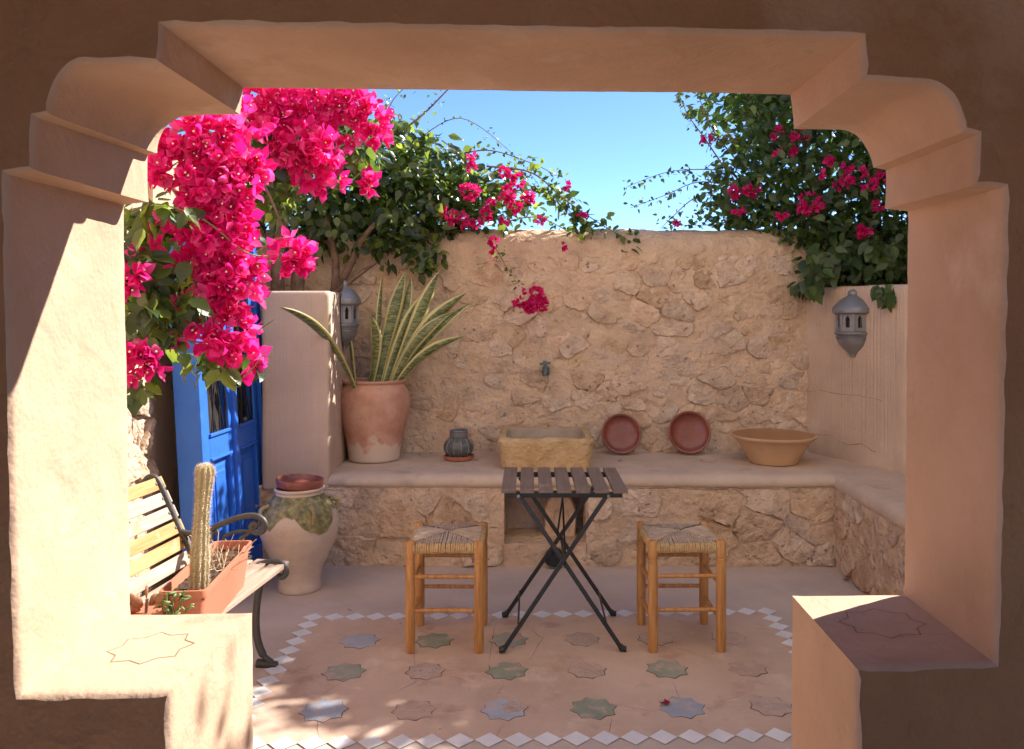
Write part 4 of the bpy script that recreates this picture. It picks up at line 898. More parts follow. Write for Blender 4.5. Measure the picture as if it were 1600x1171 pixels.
for yy in (0.0, -LB+.08):
    fr_ = G(); 
    fr_.tube(curve([(-.63,yy,.745),(-.60,yy,.775),(-.565,yy,.765),(-.52,yy,.68),(-.47,yy,.57),(-.43,yy,.50),(-.40,yy,.44)]), .013, 8); e = fr_.build('back_support', M['iron'], gbn, smooth=60, world=False)
    fr_ = G(); sp2 = [(-0.495,yy,.575),(-0.440,yy,.545),(-0.360,yy,.545),(-0.305,yy,.575),(-0.215,yy,.612),(-0.145,yy,.625),(-0.105,yy,.612),(-0.090,yy,.585),(-0.105,yy,.56),(-0.135,yy,.556),(-0.150,yy,.578),(-0.135,yy,.592),(-0.123,yy,.582)]
    fr_.tube(curve(sp2), .0125, 8); fr_.build('arm_scroll', M['iron'], gbn, smooth=60, world=False)
    fr_ = G(); fr_.tube(curve([(-.11,yy,.60),(-.15,yy,.56),(-.20,yy,.52),(-.19,yy,.47),(-.15,yy,.45)]), .008, 8); fr_.tube(curve([(-.15,yy,.56),(-.22,yy,.555),(-.27,yy,.53),(-.25,yy,.50)]), .007, 8); fr_.tube(curve([(-.30,yy,.56),(-.33,yy,.52),(-.30,yy,.48),(-.34,yy,.45)]), .008, 8); fr_.build('arm_tracery', M['iron'], gbn, smooth=60, world=False)
    fr_ = G(); fr_.tube(curve([(-.47,yy,.43),(-.36,yy,.40),(-.24,yy,.40),(-.13,yy,.418),(-.06,yy,.436),(-.015,yy,.428),(.0,yy,.40),(-.012,yy,.378),(-.035,yy,.375)]), [.014]*65, 8); fr_.build('seat_support', M['iron'], gbn, smooth=60, world=False)
    fr_ = G(); fr_.tube(curve([(-.09,yy,.40),(-.115,yy,.33),(-.13,yy,.22),(-.125,yy,.12),(-.10,yy,.05),(-.06,yy,.018)]), [.016]*33+[.012]*8, 8); fr_.tube([(-.125,yy,.012),(-.04,yy,.011)], [.02,.014], 8); fr_.build('leg', M['iron'], gbn, smooth=60, world=False)
    fr_ = G(); fr_.tube(curve([(-.44,yy,.43),(-.42,yy,.33),(-.43,yy,.2),(-.48,yy,.08),(-.53,yy,.015)]), .015, 8); fr_.build('leg', M['iron'], gbn, smooth=60, world=False)

# planter with the cactus
pc = Vector((-1.105, 2.88, .440))
pn = thing('planter', 'long terracotta coloured planter box standing on the garden bench', 'planter', pc); pn.rotation_euler = (0, 0, .075)
LW, LLn, LH = .069, .287, .16
def rr2(x, y, z, r=.02):
    pts = []
    for sx, sy, a0 in ((1,1,0), (-1,1,90), (-1,-1,180), (1,-1,270)):
        for t in range(5): a = math.radians(a0+90*t/4); pts.append(Vector((sx*(x-r)+r*math.cos(a), sy*(y-r)+r*math.sin(a), z)))
    return pts
R_ = [rr2(LW*.72, LLn*.93, 0), rr2(LW*.93, LLn*.98, LH*.82), rr2(LW*.93, LLn*.98, LH*.84), rr2(LW*1.04, LLn*1.01, LH*.85), rr2(LW*1.06, LLn*1.015, LH*.98), rr2(LW*1.05, LLn*1.01, LH), rr2(LW*.96, LLn*.985, LH), rr2(LW*.94, LLn*.98, LH*.97), rr2(LW*.88, LLn*.96, LH*.6)]
g = loft_rings(R_); g.f = g.f[:-1]; g.f.append(tuple(reversed(range(20)))); g.build('planter_box', M['planter'], pn, smooth=35, world=False)
g = G(); g.grid(lambda u, v: (u, v, LH*.80+.008*nz(u*40, v*40)), frange(-LW*.93, LW*.93, .012), frange(-LLn*.965, LLn*.965, .014)); g.build('soil', M['soil'], pn, world=False)
g = G(); rr = random.Random(9)
for i in range(70):
    x, y = rr.uniform(-.05,.06), rr.uniform(.0,.22); a = rr.uniform(0, 6.28); l = rr.uniform(.03,.11); e_ = rr.uniform(.0,.09)
    g.tube([(x, y, LH*.8), (x+l*.5*math.cos(a), y+l*.5*math.sin(a), LH*.8+e_*.7), (x+l*.8*math.cos(a), y+l*.8*math.sin(a), LH*.8+e_)], .0016, 4)
tag(g.build('dry_stalks', M['straw'], pn, world=False), kind='stuff')
cb = P(311, 908, 2.70); cb.z = .575
ct = thing('cactus', 'single tall spiny columnar cactus rising from the planter box', 'cactus', cb)
axis = [P(311, 915, 2.70), P(312, 880, 2.70), P(314, 830, 2.71), P(317, 780, 2.71), P(320, 745, 2.71), P(320, 726, 2.71)]
axis[0].z = .56
ax = curve(axis, 6); n = 32; v = []; f = []; rib = 11; g = G(); spv = G(); rr = random.Random(2)
for i, p in enumerate(ax):
    t = i/(len(ax)-1); r = .0255*(1 if t < .86 else math.sqrt(max(.0, 1-((t-.86)/.14)**2)))*(.92+.1*math.sin(t*9))+.0008
    for k in range(rib*4):
        w = 2*math.pi*k/(rib*4); q = r*(1+.11*math.cos(rib*w)); v.append(p+Vector((q*math.cos(w), q*math.sin(w), 0)))
    tt = i
for i in range(len(ax)-1):
    for k in range(rib*4): k2 = (k+1) % (rib*4); f.append((i*rib*4+k, i*rib*4+k2, (i+1)*rib*4+k2, (i+1)*rib*4+k))
f.append(tuple((len(ax)-1)*rib*4+k for k in range(rib*4))); g.add(v, f); g.build('cactus_column', M['cactus'], ct, smooth=180)
for i in range(64):
    t = i/63; q = t*(len(ax)-1); a = ax[int(q)].lerp(ax[min(len(ax)-1, int(q)+1)], q-int(q)); r = .0255*(1 if t < .86 else math.sqrt(max(.0, 1-((t-.86)/.14)**2)))*(.92+.1*math.sin(t*9))
    for k in range(rib):
        w = 2*math.pi*k/rib; d = Vector((math.cos(w), math.sin(w), 0)); c0 = a+d*r*1.08
        for s_ in range(9):
            dd = (d*rr.uniform(.5, 1)+Vector((rr.uniform(-1,1), rr.uniform(-1,1), rr.uniform(-1,1.2)))*.75).normalized()*rr.uniform(.008,.016); sd = dd.cross(Vector((0.1,.2,1))).normalized()*.0008
            spv.add([c0-sd, c0+sd, c0+dd], [(0, 1, 2)])
tag(spv.build('spines', M['spine'], ct), kind='stuff')
# small pots close behind the sill
def leafplant(c, n, l, w, name, label, m, up=.6, seed=1, stem=None):
    t = thing(name, label, 'plant', c); rr = random.Random(seed)
    if stem:
        for (a, b) in stem:
            g = G(); g.tube([c+Vector(a), c+Vector(b)], .003, 6); g.build('stem', M['stem_green'], t)
    for i in range(n):
        a = rr.uniform(0, 6.28); el = rr.uniform(-.1, 1.1)*up; ll = l*rr.uniform(.7, 1.2); d = Vector((math.cos(a)*math.cos(el), math.sin(a)*math.cos(el), math.sin(el))); sd = d.cross(Vector((0,0,1))).normalized(); nn = sd.cross(d)
        if stem: s0 = stem[rr.randrange(len(stem))]; b0 = c+Vector(s0[0]).lerp(Vector(s0[1]), rr.uniform(.25, 1))
        else: b0 = c+Vector((rr.uniform(-.01,.01), rr.uniform(-.01,.01), .0))
        v = [b0, b0+d*ll*.35+sd*w-nn*.001, b0+d*ll*.35+nn*.003, b0+d*ll*.35-sd*w, b0+d*ll*.75+sd*w*.8, b0+d*ll*.75+nn*.004, b0+d*ll*.75-sd*w*.8, b0+d*ll-nn*.003]
        g = G(); g.add(v, [(0,1,2),(0,2,3),(1,4,5,2),(2,5,6,3),(4,7,5),(5,7,6)]); o = g.build('leaf', m, t, smooth=180); so = o.modifiers.new('thick', 'SOLIDIFY'); so.thickness = .0025
    return t
pp = P(268, 985, 2.52)
pp.z = .437
leafplant(pp, 60, .034, .0075, 'succulent', 'small bright green leafy succulent in front of the planter', M['leaf_small'], 1.0, 3, stem=[((0,0,.0),(0.005,.0,.165)), ((.01,0,.0),(.045,.01,.135)), ((-.01,0,.0),(-.03,.0,.16)), ((0,.01,.0),(.02,.02,.18)), ((0,-.01,0),(-.012,-.01,.185))])
p0 = P(228, 985, 2.52); p0.z = .437
sp3 = thing('small_pot', 'small round terracotta pot just behind the left sill', 'pot', p0)
g = G(); g.lathe([(.042,0),(.046,.01),(.052,.112),(.058,.114),(.059,.132),(.055,.135),(.05,.128),(.0,.12)], 32, p0); g.build('pot_body', M['planter'], sp3, smooth=40)
def redleafplant(c):
    t = thing('jade_plant', 'little reddish jade plant growing in the small pot', 'plant', c); rr = random.Random(5)
    for i in range(9):
        a = rr.uniform(0, 6.28); d = Vector((math.cos(a)*.8, math.sin(a)*.4, rr.uniform(.2, .9))).normalized(); b0 = c+d*rr.uniform(.015,.045)
        g = G(); Mx = Matrix.Translation(b0) @ d.to_track_quat('Z', 'X').to_matrix().to_4x4() @ Matrix.Diagonal((1, .35, 1, 1))
        g.lathe([(0,0),(.006,.004),(.013,.016),(.015,.026),(.011,.036),(0,.041)], 12, M=Mx); g.build('leaf', M['jade'], t, smooth=180)
    g = G(); g.tube([c-Vector((0,0,.01)), c+Vector((.004,0,.04))], .005, 6); g.build('stem', M['bark'], t)
M['jade'] = mat('jade_leaf', [(.20,.10,.05),(.30,.13,.07),(.22,.20,.09)], 20, .45, .1)
redleafplant(p0+Vector((0, 0, .125)))

# ------------------------------------------------------------------ bougainvillea
LEAF_V = np.array([(0,0,0),(.26,.22,.05),(0,.30,-.03),(-.26,.22,.05),(.30,.50,.04),(0,.58,-.02),(-.30,.50,.04),(.15,.80,.01),(0,.84,-.02),(-.15,.80,.01),(0,1.06,-.10)])
LEAF_F = np.array([(0,1,2),(0,2,3),(1,4,5),(1,5,2),(2,5,6),(2,6,3),(4,7,8),(4,8,5),(5,8,9),(5,9,6),(7,10,8),(8,10,9)])
def bract_template():
    V = []; Fc = []
    one = [(0,.05,0),(.27,.30,.10),(0,.36,.02),(-.27,.30,.10),(.37,.62,.20),(0,.66,.12),(-.37,.62,.20),(.18,.90,.20),(0,.95,.17),(-.18,.90,.20),(0,1.08,.16)]
    for k in range(3):
        a = 2*math.pi*k/3; tilt = .75; R = Matrix.Rotation(a, 3, 'Z') @ Matrix.Rotation(tilt, 3, 'X'); o = len(V)
        for p in one: V.append(tuple(R @ Vector(p)))
        Fc += [tuple(i+o for i in f) for f in LEAF_F.tolist()]
    return np.array(V), np.array(Fc)
BR_V, BR_F = bract_template()
FLO_V = np.array([(0, 0, .35)]+[(math.cos(math.pi*i/5)*(1 if i % 2 == 0 else .5), math.sin(math.pi*i/5)*(1 if i % 2 == 0 else .5), 0) for i in range(10)]); FLO_F = np.array([(0, 1+i, 1+(i+1) % 10) for i in range(10)])
M['cream'] = mat('cream_floret', [(.72,.66,.50),(.80,.76,.62)], 9, .8, 0)
def frames(nrm, tw):
    """rotation matrices whose z is nrm and whose y hangs by tw"""
    n = nrm/np.linalg.norm(nrm, axis=1, keepdims=True)
    up = np.tile(np.array([[0, 0, 1.0]]), (len(n), 1)); bad = np.abs(n[:, 2]) > .95; up[bad] = (0, 1, 0)
    x = np.cross(up, n); x /= np.linalg.norm(x, axis=1, keepdims=True); y = np.cross(n, x)
    c, s = np.cos(tw)[:, None], np.sin(tw)[:, None]; x2 = x*c+y*s; y2 = -x*s+y*c
    return np.stack([x2, y2, n], axis=2)
def scatter(name, V, Fc, pos, rot, size, m, parent, kind=None, jit=.12):
    n = len(pos); base = V[None]*size[:, None, None]; base = base*(1+RNG.normal(0, jit, base.shape)*.6)
    w = np.einsum('nij,nkj->nki', rot, base)+pos[:, None, :]; off = np.array(parent_world(parent)) if parent is not None else np.zeros(3)
    vv = (w.reshape(-1, 3)-off).astype(np.float32); k = V.shape[0]; ff = (Fc[None]+(np.arange(n)*k)[:, None, None]).reshape(-1, 3)
    me = bpy.data.meshes.new(name); me.vertices.add(len(vv)); me.vertices.foreach_set('co', vv.ravel()); me.loops.add(ff.size); me.loops.foreach_set('vertex_index', ff.ravel().astype(np.int32))
    me.polygons.add(len(ff)); me.polygons.foreach_set('loop_start', (np.arange(len(ff))*3).astype(np.int32)); me.update(calc_edges=True); me.validate()
    o = finish(me, name, m, parent, smooth=180)
    if kind: o['kind'] = kind
    return o
def blob_points(blobs, n):
    """points spread through ellipsoids (px, py, distance, rx px, ry px, depth half m, weight), denser near the outside"""
    ws = np.array([b[3]*b[4]*(b[6] if len(b) > 6 else 1) for b in blobs], float); ws /= ws.sum(); ids = RNG.choice(len(blobs), n, p=ws)
    d = RNG.normal(size=(n, 3)); d /= np.linalg.norm(d, axis=1, keepdims=True); r = RNG.random(n)**(1/2.3); p = np.zeros((n, 3)); nn = np.zeros((n, 3))
    for i in range(n):
        b = blobs[ids[i]]; q = d[i]*r[i]*(1+.22*fbm(d[i][0]*2.5+ids[i], d[i][1]*2.5, d[i][2]*2.5, 2)*2)
        c = P(b[0]+q[0]*b[3], b[1]-q[2]*b[4], b[2]); c.y += 0; D = b[2]+q[1]*b[5]; c2 = Vector((c.x, D, c.z)); p[i] = c2; nn[i] = d[i]
    return p, nn
def leaf_mass(parent, blobs, n, smin, smax, m, name='foliage', drop=None):
    p, d = blob_points(blobs, n)
    if drop is not None:
        keep = np.array([not drop(*q) for q in p]); p = p[keep]; d = d[keep]; n = len(p)
    nrm = d*.55+RNG.normal(0, .55, (n, 3))+np.array([.05, -.30, .45]); tw = math.pi+RNG.normal(0, 1.0, n)
    return scatter(name, LEAF_V, LEAF_F, p, frames(nrm, tw), RNG.uniform(smin, smax, n), m, parent, 'stuff')
def twig(parent, pts, r0, r1, name='twig', m=None, n=6):
    c = curve(pts, 7); g = G(); g.tube(c, [lerp(r0, r1, i/(len(c)-1)) for i in range(len(c))], n); g.build(name, m or M['twig'], parent, smooth=180); return c
def leaves_on(cv, n, smin, smax, spread):
    idx = RNG.integers(int(len(cv)*.15), len(cv), n); p = np.array([cv[i] for i in idx])+RNG.normal(0, spread, (n, 3)); return p
def sprig(parent, pts, r0, nl, smin, smax, spread, m):
    c = twig(parent, pts, r0, r0*.35); p = leaves_on(c, nl, smin, smax, spread)
    nrm = RNG.normal(0, .7, (nl, 3))+np.array([0, -.3, .4]); return scatter('sprig_leaves', LEAF_V, LEAF_F, p, frames(nrm, math.pi+RNG.normal(0, 1.2, nl)), RNG.uniform(smin, smax, nl), m, parent, 'stuff')
def cluster(parent, px, py, D, rpx, n=None, size=.036, m=None, squash=.9):
    r = rpx*D/F; c = np.array(P(px, py, D)); n = n or max(4, int(50*(r/.09)**1.7))
    d = RNG.normal(size=(n, 3)); d /= np.linalg.norm(d, axis=1, keepdims=True); d[:, 1] = np.where(RNG.random(n) < .78, -np.abs(d[:, 1]), d[:, 1])
    rad = r*((.48+.58*RNG.random(n)) if n > 14 else (.25+.5*RNG.random(n)))*(1+.30*np.array([fbm(q[0]*2+px, q[1]*2+py, q[2]*2, 2) for q in d]))
    pos = c+d*rad[:, None]*np.array([1, .8, squash])
    nrm = d+RNG.normal(0, .35, (n, 3))+np.array([0, -.15, .1])
    fr_ = frames(nrm, RNG.uniform(0, 6.28, n))
    o = scatter('flower_cluster', BR_V, BR_F, pos, fr_, RNG.uniform(size*.8, size*1.25, n), m or M['bract'], parent)
    if D < 4:      # the tiny cream flowers between the bracts
        k = RNG.random(n) < .4; q = pos[k]+fr_[k][:, :, 2]*size*.75
        if len(q): scatter('cream_florets', FLO_V, FLO_F, q, fr_[k], np.full(len(q), .0042), M['cream'], o, 'stuff')
    return o

# near bougainvillea hanging over the left of the doorway
nb = thing('bougainvillea', 'flowering bougainvillea in vivid pink cascading over the blue door at left', 'bougainvillea', (-1.45, 2.95, 0))
trk = [(-1.62,2.6,0),(-1.60,2.62,.7),(-1.64,2.7,1.3),(-1.5,2.85,1.9),(-1.3,3.0,2.3)]
twig(nb, trk, .035, .018, 'trunk', M['bark'], 10)
twig(nb, [(-1.3,3.0,2.3),(-.95,3.1,2.42),(-.65,3.2,2.30)], .014, .006); twig(nb, [(-1.5,2.85,1.9),(-1.25,2.7,1.95),(-1.05,2.6,1.75),(-1.0,2.6,1.45)], .012, .004); twig(nb, [(-1.45,2.9,2.0),(-1.15,2.85,2.1),(-.95,2.9,1.95),(-.85,2.95,1.7)], .010, .004)
twig(nb, [(-1.05,2.6,1.75),(-.95,2.58,1.62),(-.80,2.6,1.63)], .004, .002, 'stem', M['stem_green']); twig(nb, [P(205,330,2.5), P(250,320,2.5), P(320,345,2.5), P(385,395,2.55), P(430,400,2.7)], .004, .002, 'stem', M['stem_green'])
A_ = [(408,165,3.0,44),(455,160,3.05,42),(505,160,3.1,42),(548,165,3.15,36),(580,188,3.2,28),(590,215,3.2,16),(425,200,3.0,34),(470,205,3.05,36),(500,238,3.05,36),(520,268,3.08,24),(508,296,3.1,11),(455,238,3.0,26),(545,205,3.15,22),(480,270,3.05,22)]
B_ = [(262,238,2.55,30),(300,215,2.55,38),(340,205,2.6,40),(378,192,2.65,32),(290,268,2.55,36),(332,258,2.58,38),(370,250,2.62,32),(250,262,2.5,18),(320,298,2.58,36),(362,292,2.6,34),(395,262,2.65,22),(330,338,2.58,34),(368,330,2.6,30),(310,372,2.55,34),(350,370,2.58,36),(378,362,2.6,20),(300,345,2.55,20),
      (335,405,2.58,32),(365,428,2.6,36),(392,420,2.62,18),(345,450,2.58,30),(380,455,2.6,28),(350,482,2.58,22),(386,512,2.6,17),(330,535,2.55,18),(352,550,2.56,18),(386,556,2.58,24),(322,522,2.52,10),(298,516,2.5,10),(283,532,2.5,11),(345,520,2.56,12),
      (455,392,2.75,24),(440,415,2.75,12),(466,408,2.75,16),(577,286,3.3,17),(210,425,2.4,20),(208,450,2.4,13),(203,400,2.4,14),(222,562,2.42,20),(245,555,2.42,15),(212,585,2.4,11),(240,575,2.42,11),(238,368,2.5,11),(248,380,2.5,9),(272,410,2.55,10),(398,395,2.65,10),(288,470,2.55,8),(265,345,2.5,9)]
for (px, py, D, r) in A_+B_: cluster(nb, px, py, D, r, size=.042 if r > 14 else .035)
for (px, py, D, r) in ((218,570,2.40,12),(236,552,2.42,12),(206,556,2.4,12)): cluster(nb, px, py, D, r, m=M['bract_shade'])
leaf_mass(nb, [(240,350,2.75,45,40,.15),(225,430,2.7,35,60,.15),(250,470,2.75,45,50,.15),(225,520,2.6,30,35,.1),(330,330,2.9,70,110,.15,.6),(440,200,3.4,90,60,.2,.8),(540,230,3.4,60,60,.2),(300,440,2.8,40,60,.1,.7),(330,560,2.7,60,22,.08,.5),(430,290,3.3,50,50,.2,.8),(215,600,2.5,15,20,.05,.6)], 1500, .045, .075, M['leaf'])
# the large leaves near the doorway, one by one
leaf_me = []
for k in range(4):
    me = bpy.data.meshes.new('leaf'); vv = LEAF_V*(1+RNG.normal(0, .08, LEAF_V.shape)); vv[:, 2] += .12*(vv[:, 0]**2)*(k-1.5)-.08*vv[:, 1]**2*(k % 2)
    me.from_pydata(vv.tolist(), [], LEAF_F.tolist()); me.polygons.foreach_set('use_smooth', [True]*len(me.polygons)); me.materials.append(M['leaf']); me.update(); leaf_me.append(me)
pos_, d_ = blob_points([(235,325,2.42,35,22,.05),(225,355,2.42,28,25,.06),(222,395,2.45,22,22,.05),(240,440,2.45,35,35,.06),(230,490,2.45,32,28,.06),(255,520,2.5,30,30,.06),(300,480,2.5,25,30,.06,.6),(330,575,2.52,40,15,.05,.8),(400,570,2.56,14,10,.03),(215,600,2.42,14,22,.03),(285,430,2.5,18,25,.05),(410,235,2.95,20,28,.05),(430,275,3.0,30,20,.05),(280,330,2.45,25,20,.05,.6)], 190)
Rm = frames(d_*.4+RNG.normal(0, .45, (190, 3))+np.array([.1, -.5, .35]), math.pi+RNG.normal(0, .9, 190))
for i in range(190):
    o = bpy.data.objects.new('leaf', leaf_me[i % 4]); COL.objects.link(o); o.parent = nb; s_ = RNG.uniform(.05, .085)
    m4 = Matrix([list(r) for r in Rm[i]]).to_4x4(); m4 = Matrix.Translation(Vector(pos_[i])-nb.location) @ m4 @ Matrix.Scale(s_, 4); o.matrix_basis = m4
for (a, b, c) in (((300,560),(285,585),(290,600)), ((380,590),(400,570),(420,540)), ((340,570),(360,600),(375,605)), ((400,520),(420,505),(428,500)), ((250,500),(280,560),(290,600)), ((230,480),(262,530),(286,560)), ((400,395),(430,375),(450,372))):
    twig(nb, [P(*a, 2.52), P(*b, 2.5), P(*c, 2.5)], .0022, .001, 'stem', M['stem_green'])

# big bougainvillea behind the pillar, spilling over the back wall
lb = thing('bougainvillea_bush', 'large leafy bougainvillea bush growing above the pillar and over the stone wall', 'bush', (-1.3, 5.9, 0))
for pts, r0, r1 in (([(-1.45,5.35,1.3),(-1.5,5.4,1.7),(-1.4,5.6,2.1),(-1.2,5.8,2.5)],.05,.03), ([(-1.25,5.75,1.2),(-1.22,5.75,1.7),(-1.28,5.8,2.0),(-1.1,5.9,2.5)],.045,.02), ([(-1.55,5.3,1.2),(-1.62,5.35,1.7),(-1.6,5.5,2.3)],.055,.03), ([(-1.35,5.55,1.5),(-1.2,5.5,1.75),(-1.08,5.5,1.98),(-.9,5.6,2.2)],.03,.015), ([(-1.3,5.5,1.5),(-1.28,5.5,1.8),(-1.35,5.5,2.1)],.03,.02), ([(-1.4,5.45,1.5),(-1.15,5.4,1.68),(-1.0,5.45,1.80)],.02,.01)):
    twig(lb, pts, r0, r1, 'trunk', M['bark'], 10)
DL = 5.75
lblobs = [(430,250,DL,60,100,.45),(490,330,DL-.1,80,80,.40),(560,330,DL,80,90,.40),(610,270,DL,80,80,.4),(650,330,DL-.1,70,75,.35),(680,270,DL,70,60,.35),(620,380,DL-.2,65,40,.2,.8),(530,390,DL+.1,70,30,.2,.6),(700,330,DL,60,55,.3),(740,290,DL,50,50,.3,.8),(785,290,DL,45,35,.25,.6),(770,335,DL,50,28,.2,.5),(660,395,DL-.25,35,22,.12,.7),(640,220,DL+.1,50,35,.3,.7),(480,220,DL+.2,90,70,.4,.8),(820,320,DL,40,25,.2,.35),(590,200,DL+.2,60,40,.3,.7),(660,415,DL-.3,24,14,.08,.8)]
def inwall(x, y, z): return (y > BD-.03 and y < BD+.45 and z < 1.97) or (z < 1.60 and x < -1.12) or z < 1.5
leaf_mass(lb, lblobs, 5200, .05, .10, M['leaf'], drop=inwall)
def S(D, *pp): return [P(x, y, D) for x, y in pp]
sprig(lb, S(5.6, (760,260),(830,270),(880,310),(930,345),(985,378)), .007, 130, .04, .075, .035, M['leaf'])
sprig(lb, S(5.65, (780,300),(850,300),(895,335),(915,360)), .006, 90, .04, .075, .035, M['leaf'])
sprig(lb, S(5.7, (690,250),(760,235),(830,255),(870,275)), .006, 60, .03, .05, .03, M['leaf'])
sprig(lb, S(5.7, (650,220),(720,185),(800,240),(850,300)), .004, 45, .02, .035, .02, M['leaf'])
sprig(lb, S(5.7, (780,350),(840,340),(905,370),(950,378)), .005, 60, .03, .055, .025, M['leaf'])
sprig(lb, S(5.7, (620,210),(660,180),(700,140),(730,110)), .009, 30, .025, .04, .04, M['leaf'])
sprig(lb, S(5.75, (600,200),(612,160),(640,130)), .005, 25, .02, .04, .03, M['leaf'])
sprig(lb, S(5.45, (720,330),(765,375),(790,415),(812,448)), .005, 26, .025, .045, .015, M['leaf'])
for (px, py, r) in ((737,263,11),(735,300,17),(787,270,11),(805,283,15),(795,305,15),(825,310,13),(715,345,18),(760,335,13),(773,378,11),(772,400,7),(765,320,10),(690,330,8),(805,325,12),(745,350,9),(790,345,8),(878,385,5),(885,290,5),(845,345,5),(910,340,6),(735,345,8),(740,245,7),(505,240,10),(560,270,9)):
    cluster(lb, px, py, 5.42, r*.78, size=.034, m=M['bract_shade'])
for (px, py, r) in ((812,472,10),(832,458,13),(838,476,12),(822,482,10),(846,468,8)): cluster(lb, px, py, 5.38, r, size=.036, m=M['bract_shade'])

# bougainvillea on the right, above the angled wall and shading the court
rb = thing('ivy_bougainvillea', 'dense leafy bougainvillea with scattered crimson flowers above the right plaster wall', 'bush', (2.3, 5.75, 0))
for pts, r0, r1 in (([(2.05,5.75,1.2),(2.08,5.72,1.7),(2.0,5.7,2.2),(1.8,5.8,2.7)],.05,.025), ([(2.2,5.6,1.2),(2.25,5.6,1.8),(2.35,5.6,2.5),(2.3,5.6,3.2)],.05,.025), ([(2.5,5.2,1.2),(2.6,5.2,2.0),(2.6,5.0,3.0)],.05,.03)):
    twig(rb, pts, r0, r1, 'trunk', M['bark'], 10)
DR = 5.8
rblobs = [(1170,290,DR,60,70,.35),(1230,260,DR,75,80,.4),(1300,280,DR-.1,80,90,.4),(1370,330,DR-.2,70,110,.4),(1300,370,DR-.25,70,80,.25),(1365,412,DR-.45,65,44,.18),(1275,425,DR-.22,40,45,.10),(1190,210,DR,70,60,.35,.6),(1130,300,DR,45,50,.25,.5),(1250,350,DR-.15,60,40,.2),(1200,330,DR,70,28,.25),(1160,345,DR,80,12,.2,.8),(1420,400,DR-.3,60,90,.3),(1400,250,DR-.1,70,90,.4),(1420,470,DR-.65,25,12,.05,.7),(1275,450,DR-.28,35,14,.05,1.0),(1388,456,DR-.72,26,9,.05,1.0)]
def inwall2(x, y, z):
    onpl = (y > 4.7 and y < 5.75 and x > 1.86+(5.62-y)*.40 and z < 1.65)
    return (y > BD-.03 and y < BD+.45 and z < 1.97 and x < 1.9) or z < 1.5 or onpl
leaf_mass(rb, rblobs, 5400, .045, .085, M['leaf_dark'], drop=inwall2)
# the crown that carries on to the right and overhead, out of the picture's frame
big = []
def addb(x, y, z, rx, ry, rz, w=1): big.append((CX+x*F/y, CY-(z-H)*F/y, y, rx*F/y, rz*F/y, ry, w))
addb(2.3,5.9,3.0,.7,.6,.55); addb(2.7,5.3,2.9,.4,.5,.6); addb(2.75,4.7,2.75,.35,.5,.5); addb(1.7,6.1,3.1,.55,.4,.40); addb(2.6,5.9,3.6,.6,.6,.5); addb(2.75,4.0,2.55,.3,.45,.38); addb(2.9,6.3,3.9,.7,.6,.6); addb(3.1,5.6,3.4,.4,.6,.6)
leaf_mass(rb, big, 8200, .06, .11, M['leaf_dark'], 'upper_foliage')
big = []; addb(2.75,3.7,3.95,.30,.28,.10); addb(2.8,3.65,3.6,.25,.25,.16)  # unseen sprig, added to cast soft leaf shade on the left sill
leaf_mass(rb, big, 75, .045, .075, M['leaf_dark'], 'upper_foliage'); twig(rb, [(2.6,5.0,3.0),(2.7,4.4,3.6),(2.8,3.9,3.9),(2.75,3.5,3.9)], .02, .008)
sprig(rb, S(5.8, (1150,270),(1100,265),(1040,270),(980,292)), .005, 75, .02, .045, .02, M['leaf'])
sprig(rb, S(5.8, (1150,290),(1090,285),(1040,305),(985,325)), .005, 75, .02, .045, .02, M['leaf'])
sprig(rb, S(5.75, (1130,260),(1100,215),(1075,180),(1058,140)), .006, 70, .025, .045, .02, M['leaf'])
sprig(rb, S(5.75, (1150,250),(1115,205),(1095,160),(1085,130)), .006, 60, .025, .045, .02, M['leaf'])
sprig(rb, S(5.8, (1140,290),(1085,310),(1050,340),(1032,358)), .006, 45, .025, .045, .03, M['leaf'])
sprig(rb, S(5.8, (1150,300),(1110,320),(1090,335)), .005, 60, .03, .05, .03, M['leaf'])
sprig(rb, S(5.8, (1150,350),(1100,352),(1045,352)), .005, 45, .03, .05, .012, M['leaf'])
sprig(rb, S(5.7, (1170,230),(1140,215),(1110,225)), .005, 60, .03, .05, .03, M['leaf']); sprig(rb, S(5.7, (1200,200),(1180,170),(1170,140)), .006, 90, .03, .055, .04, M['leaf'])
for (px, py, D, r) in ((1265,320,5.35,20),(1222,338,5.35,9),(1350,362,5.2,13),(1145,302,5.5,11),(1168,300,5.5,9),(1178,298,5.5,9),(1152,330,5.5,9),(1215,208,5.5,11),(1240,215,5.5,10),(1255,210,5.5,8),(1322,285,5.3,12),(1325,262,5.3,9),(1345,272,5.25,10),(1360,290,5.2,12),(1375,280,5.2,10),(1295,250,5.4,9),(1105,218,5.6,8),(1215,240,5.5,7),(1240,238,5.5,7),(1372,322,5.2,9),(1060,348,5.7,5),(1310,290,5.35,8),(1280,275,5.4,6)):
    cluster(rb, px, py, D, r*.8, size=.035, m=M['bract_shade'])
leaf_me2 = leaf_me[0].copy(); leaf_me2.materials.clear(); leaf_me2.materials.append(M['leaf_dark'])
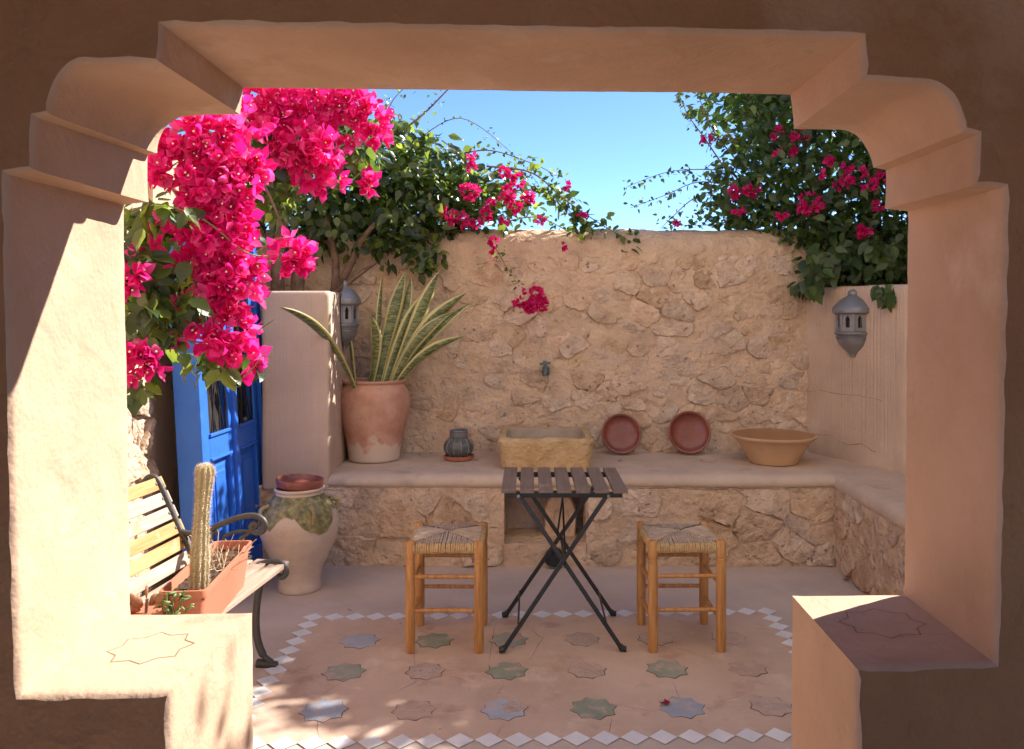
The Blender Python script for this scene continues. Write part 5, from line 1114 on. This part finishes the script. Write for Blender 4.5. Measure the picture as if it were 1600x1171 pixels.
pos_, d_ = blob_points([(1280,420,5.30,32,40,.05),(1382,452,4.92,26,9,.02),(1300,395,5.3,40,30,.05),(1265,448,5.36,22,12,.02),(1385,458,4.9,22,12,.02),(1380,400,5.05,30,40,.05)], 110)
Rm = frames(d_*.3+RNG.normal(0, .35, (110, 3))+np.array([-.3, -.8, .3]), math.pi+RNG.normal(0, .6, 110))
for i in range(110):
    o = bpy.data.objects.new('leaf', leaf_me2); COL.objects.link(o); o.parent = rb; s_ = RNG.uniform(.07, .11)
    o.matrix_basis = Matrix.Translation(Vector(pos_[i])-rb.location) @ Matrix([list(r) for r in Rm[i]]).to_4x4() @ Matrix.Scale(s_, 4)

# ------------------------------------------------------------------ fallen bracts
def petal(p, r, label, rz):
    t = thing('fallen_petal', label, 'petal', p, 'fallen bracts'); t.rotation_euler = (0, 0, rz); g = G()
    for k in range(2):
        g.add([(q[0]*r, q[1]*r, abs(q[2])*r*.8+.002+.004*k) for q in LEAF_V], LEAF_F.tolist(), Matrix.Rotation(k*1.4, 4, 'Z'))
    g.build('petal_blade', M['petal_dry'], t, smooth=180, world=False)
petal((.52, 3.10, .009), .035, 'dark red fallen bract lying on the blue star tile', .3)
petal(((1325-CX)*4.55/F, 4.55, .004), .03, 'dark red fallen bract on the floor by the right bench return', 1.2)
petal(((747-CX)/243, 5.28, zb), .026, 'red fallen bract on the bench just right of the glass jar', 2.0)
petal(((660-CX)/236, 5.45, zb), .026, 'red fallen bract on the bench between the pot and the jar', .8)
petal(((672-CX)/234, 5.52, zb), .022, 'small red fallen bract against the wall behind the glass jar', 3.8)
petal(((967-CX)/247, 5.25, zb), .022, 'dark fallen bract on the bench in front of the smaller plate', 3.0)
petal(((1096-CX)/250, 5.22, zb), .022, 'dark fallen bract on the bench in front of the larger plate', 4.0)
petal(((633-CX)/272, 4.77, .004), .024, 'dark fallen bract on the floor behind the left stool', 5.0)
petal(((543-CX)/322, 4.08, .004), .016, 'tiny dark fallen bract on the floor beyond the diamond border', 5.5)
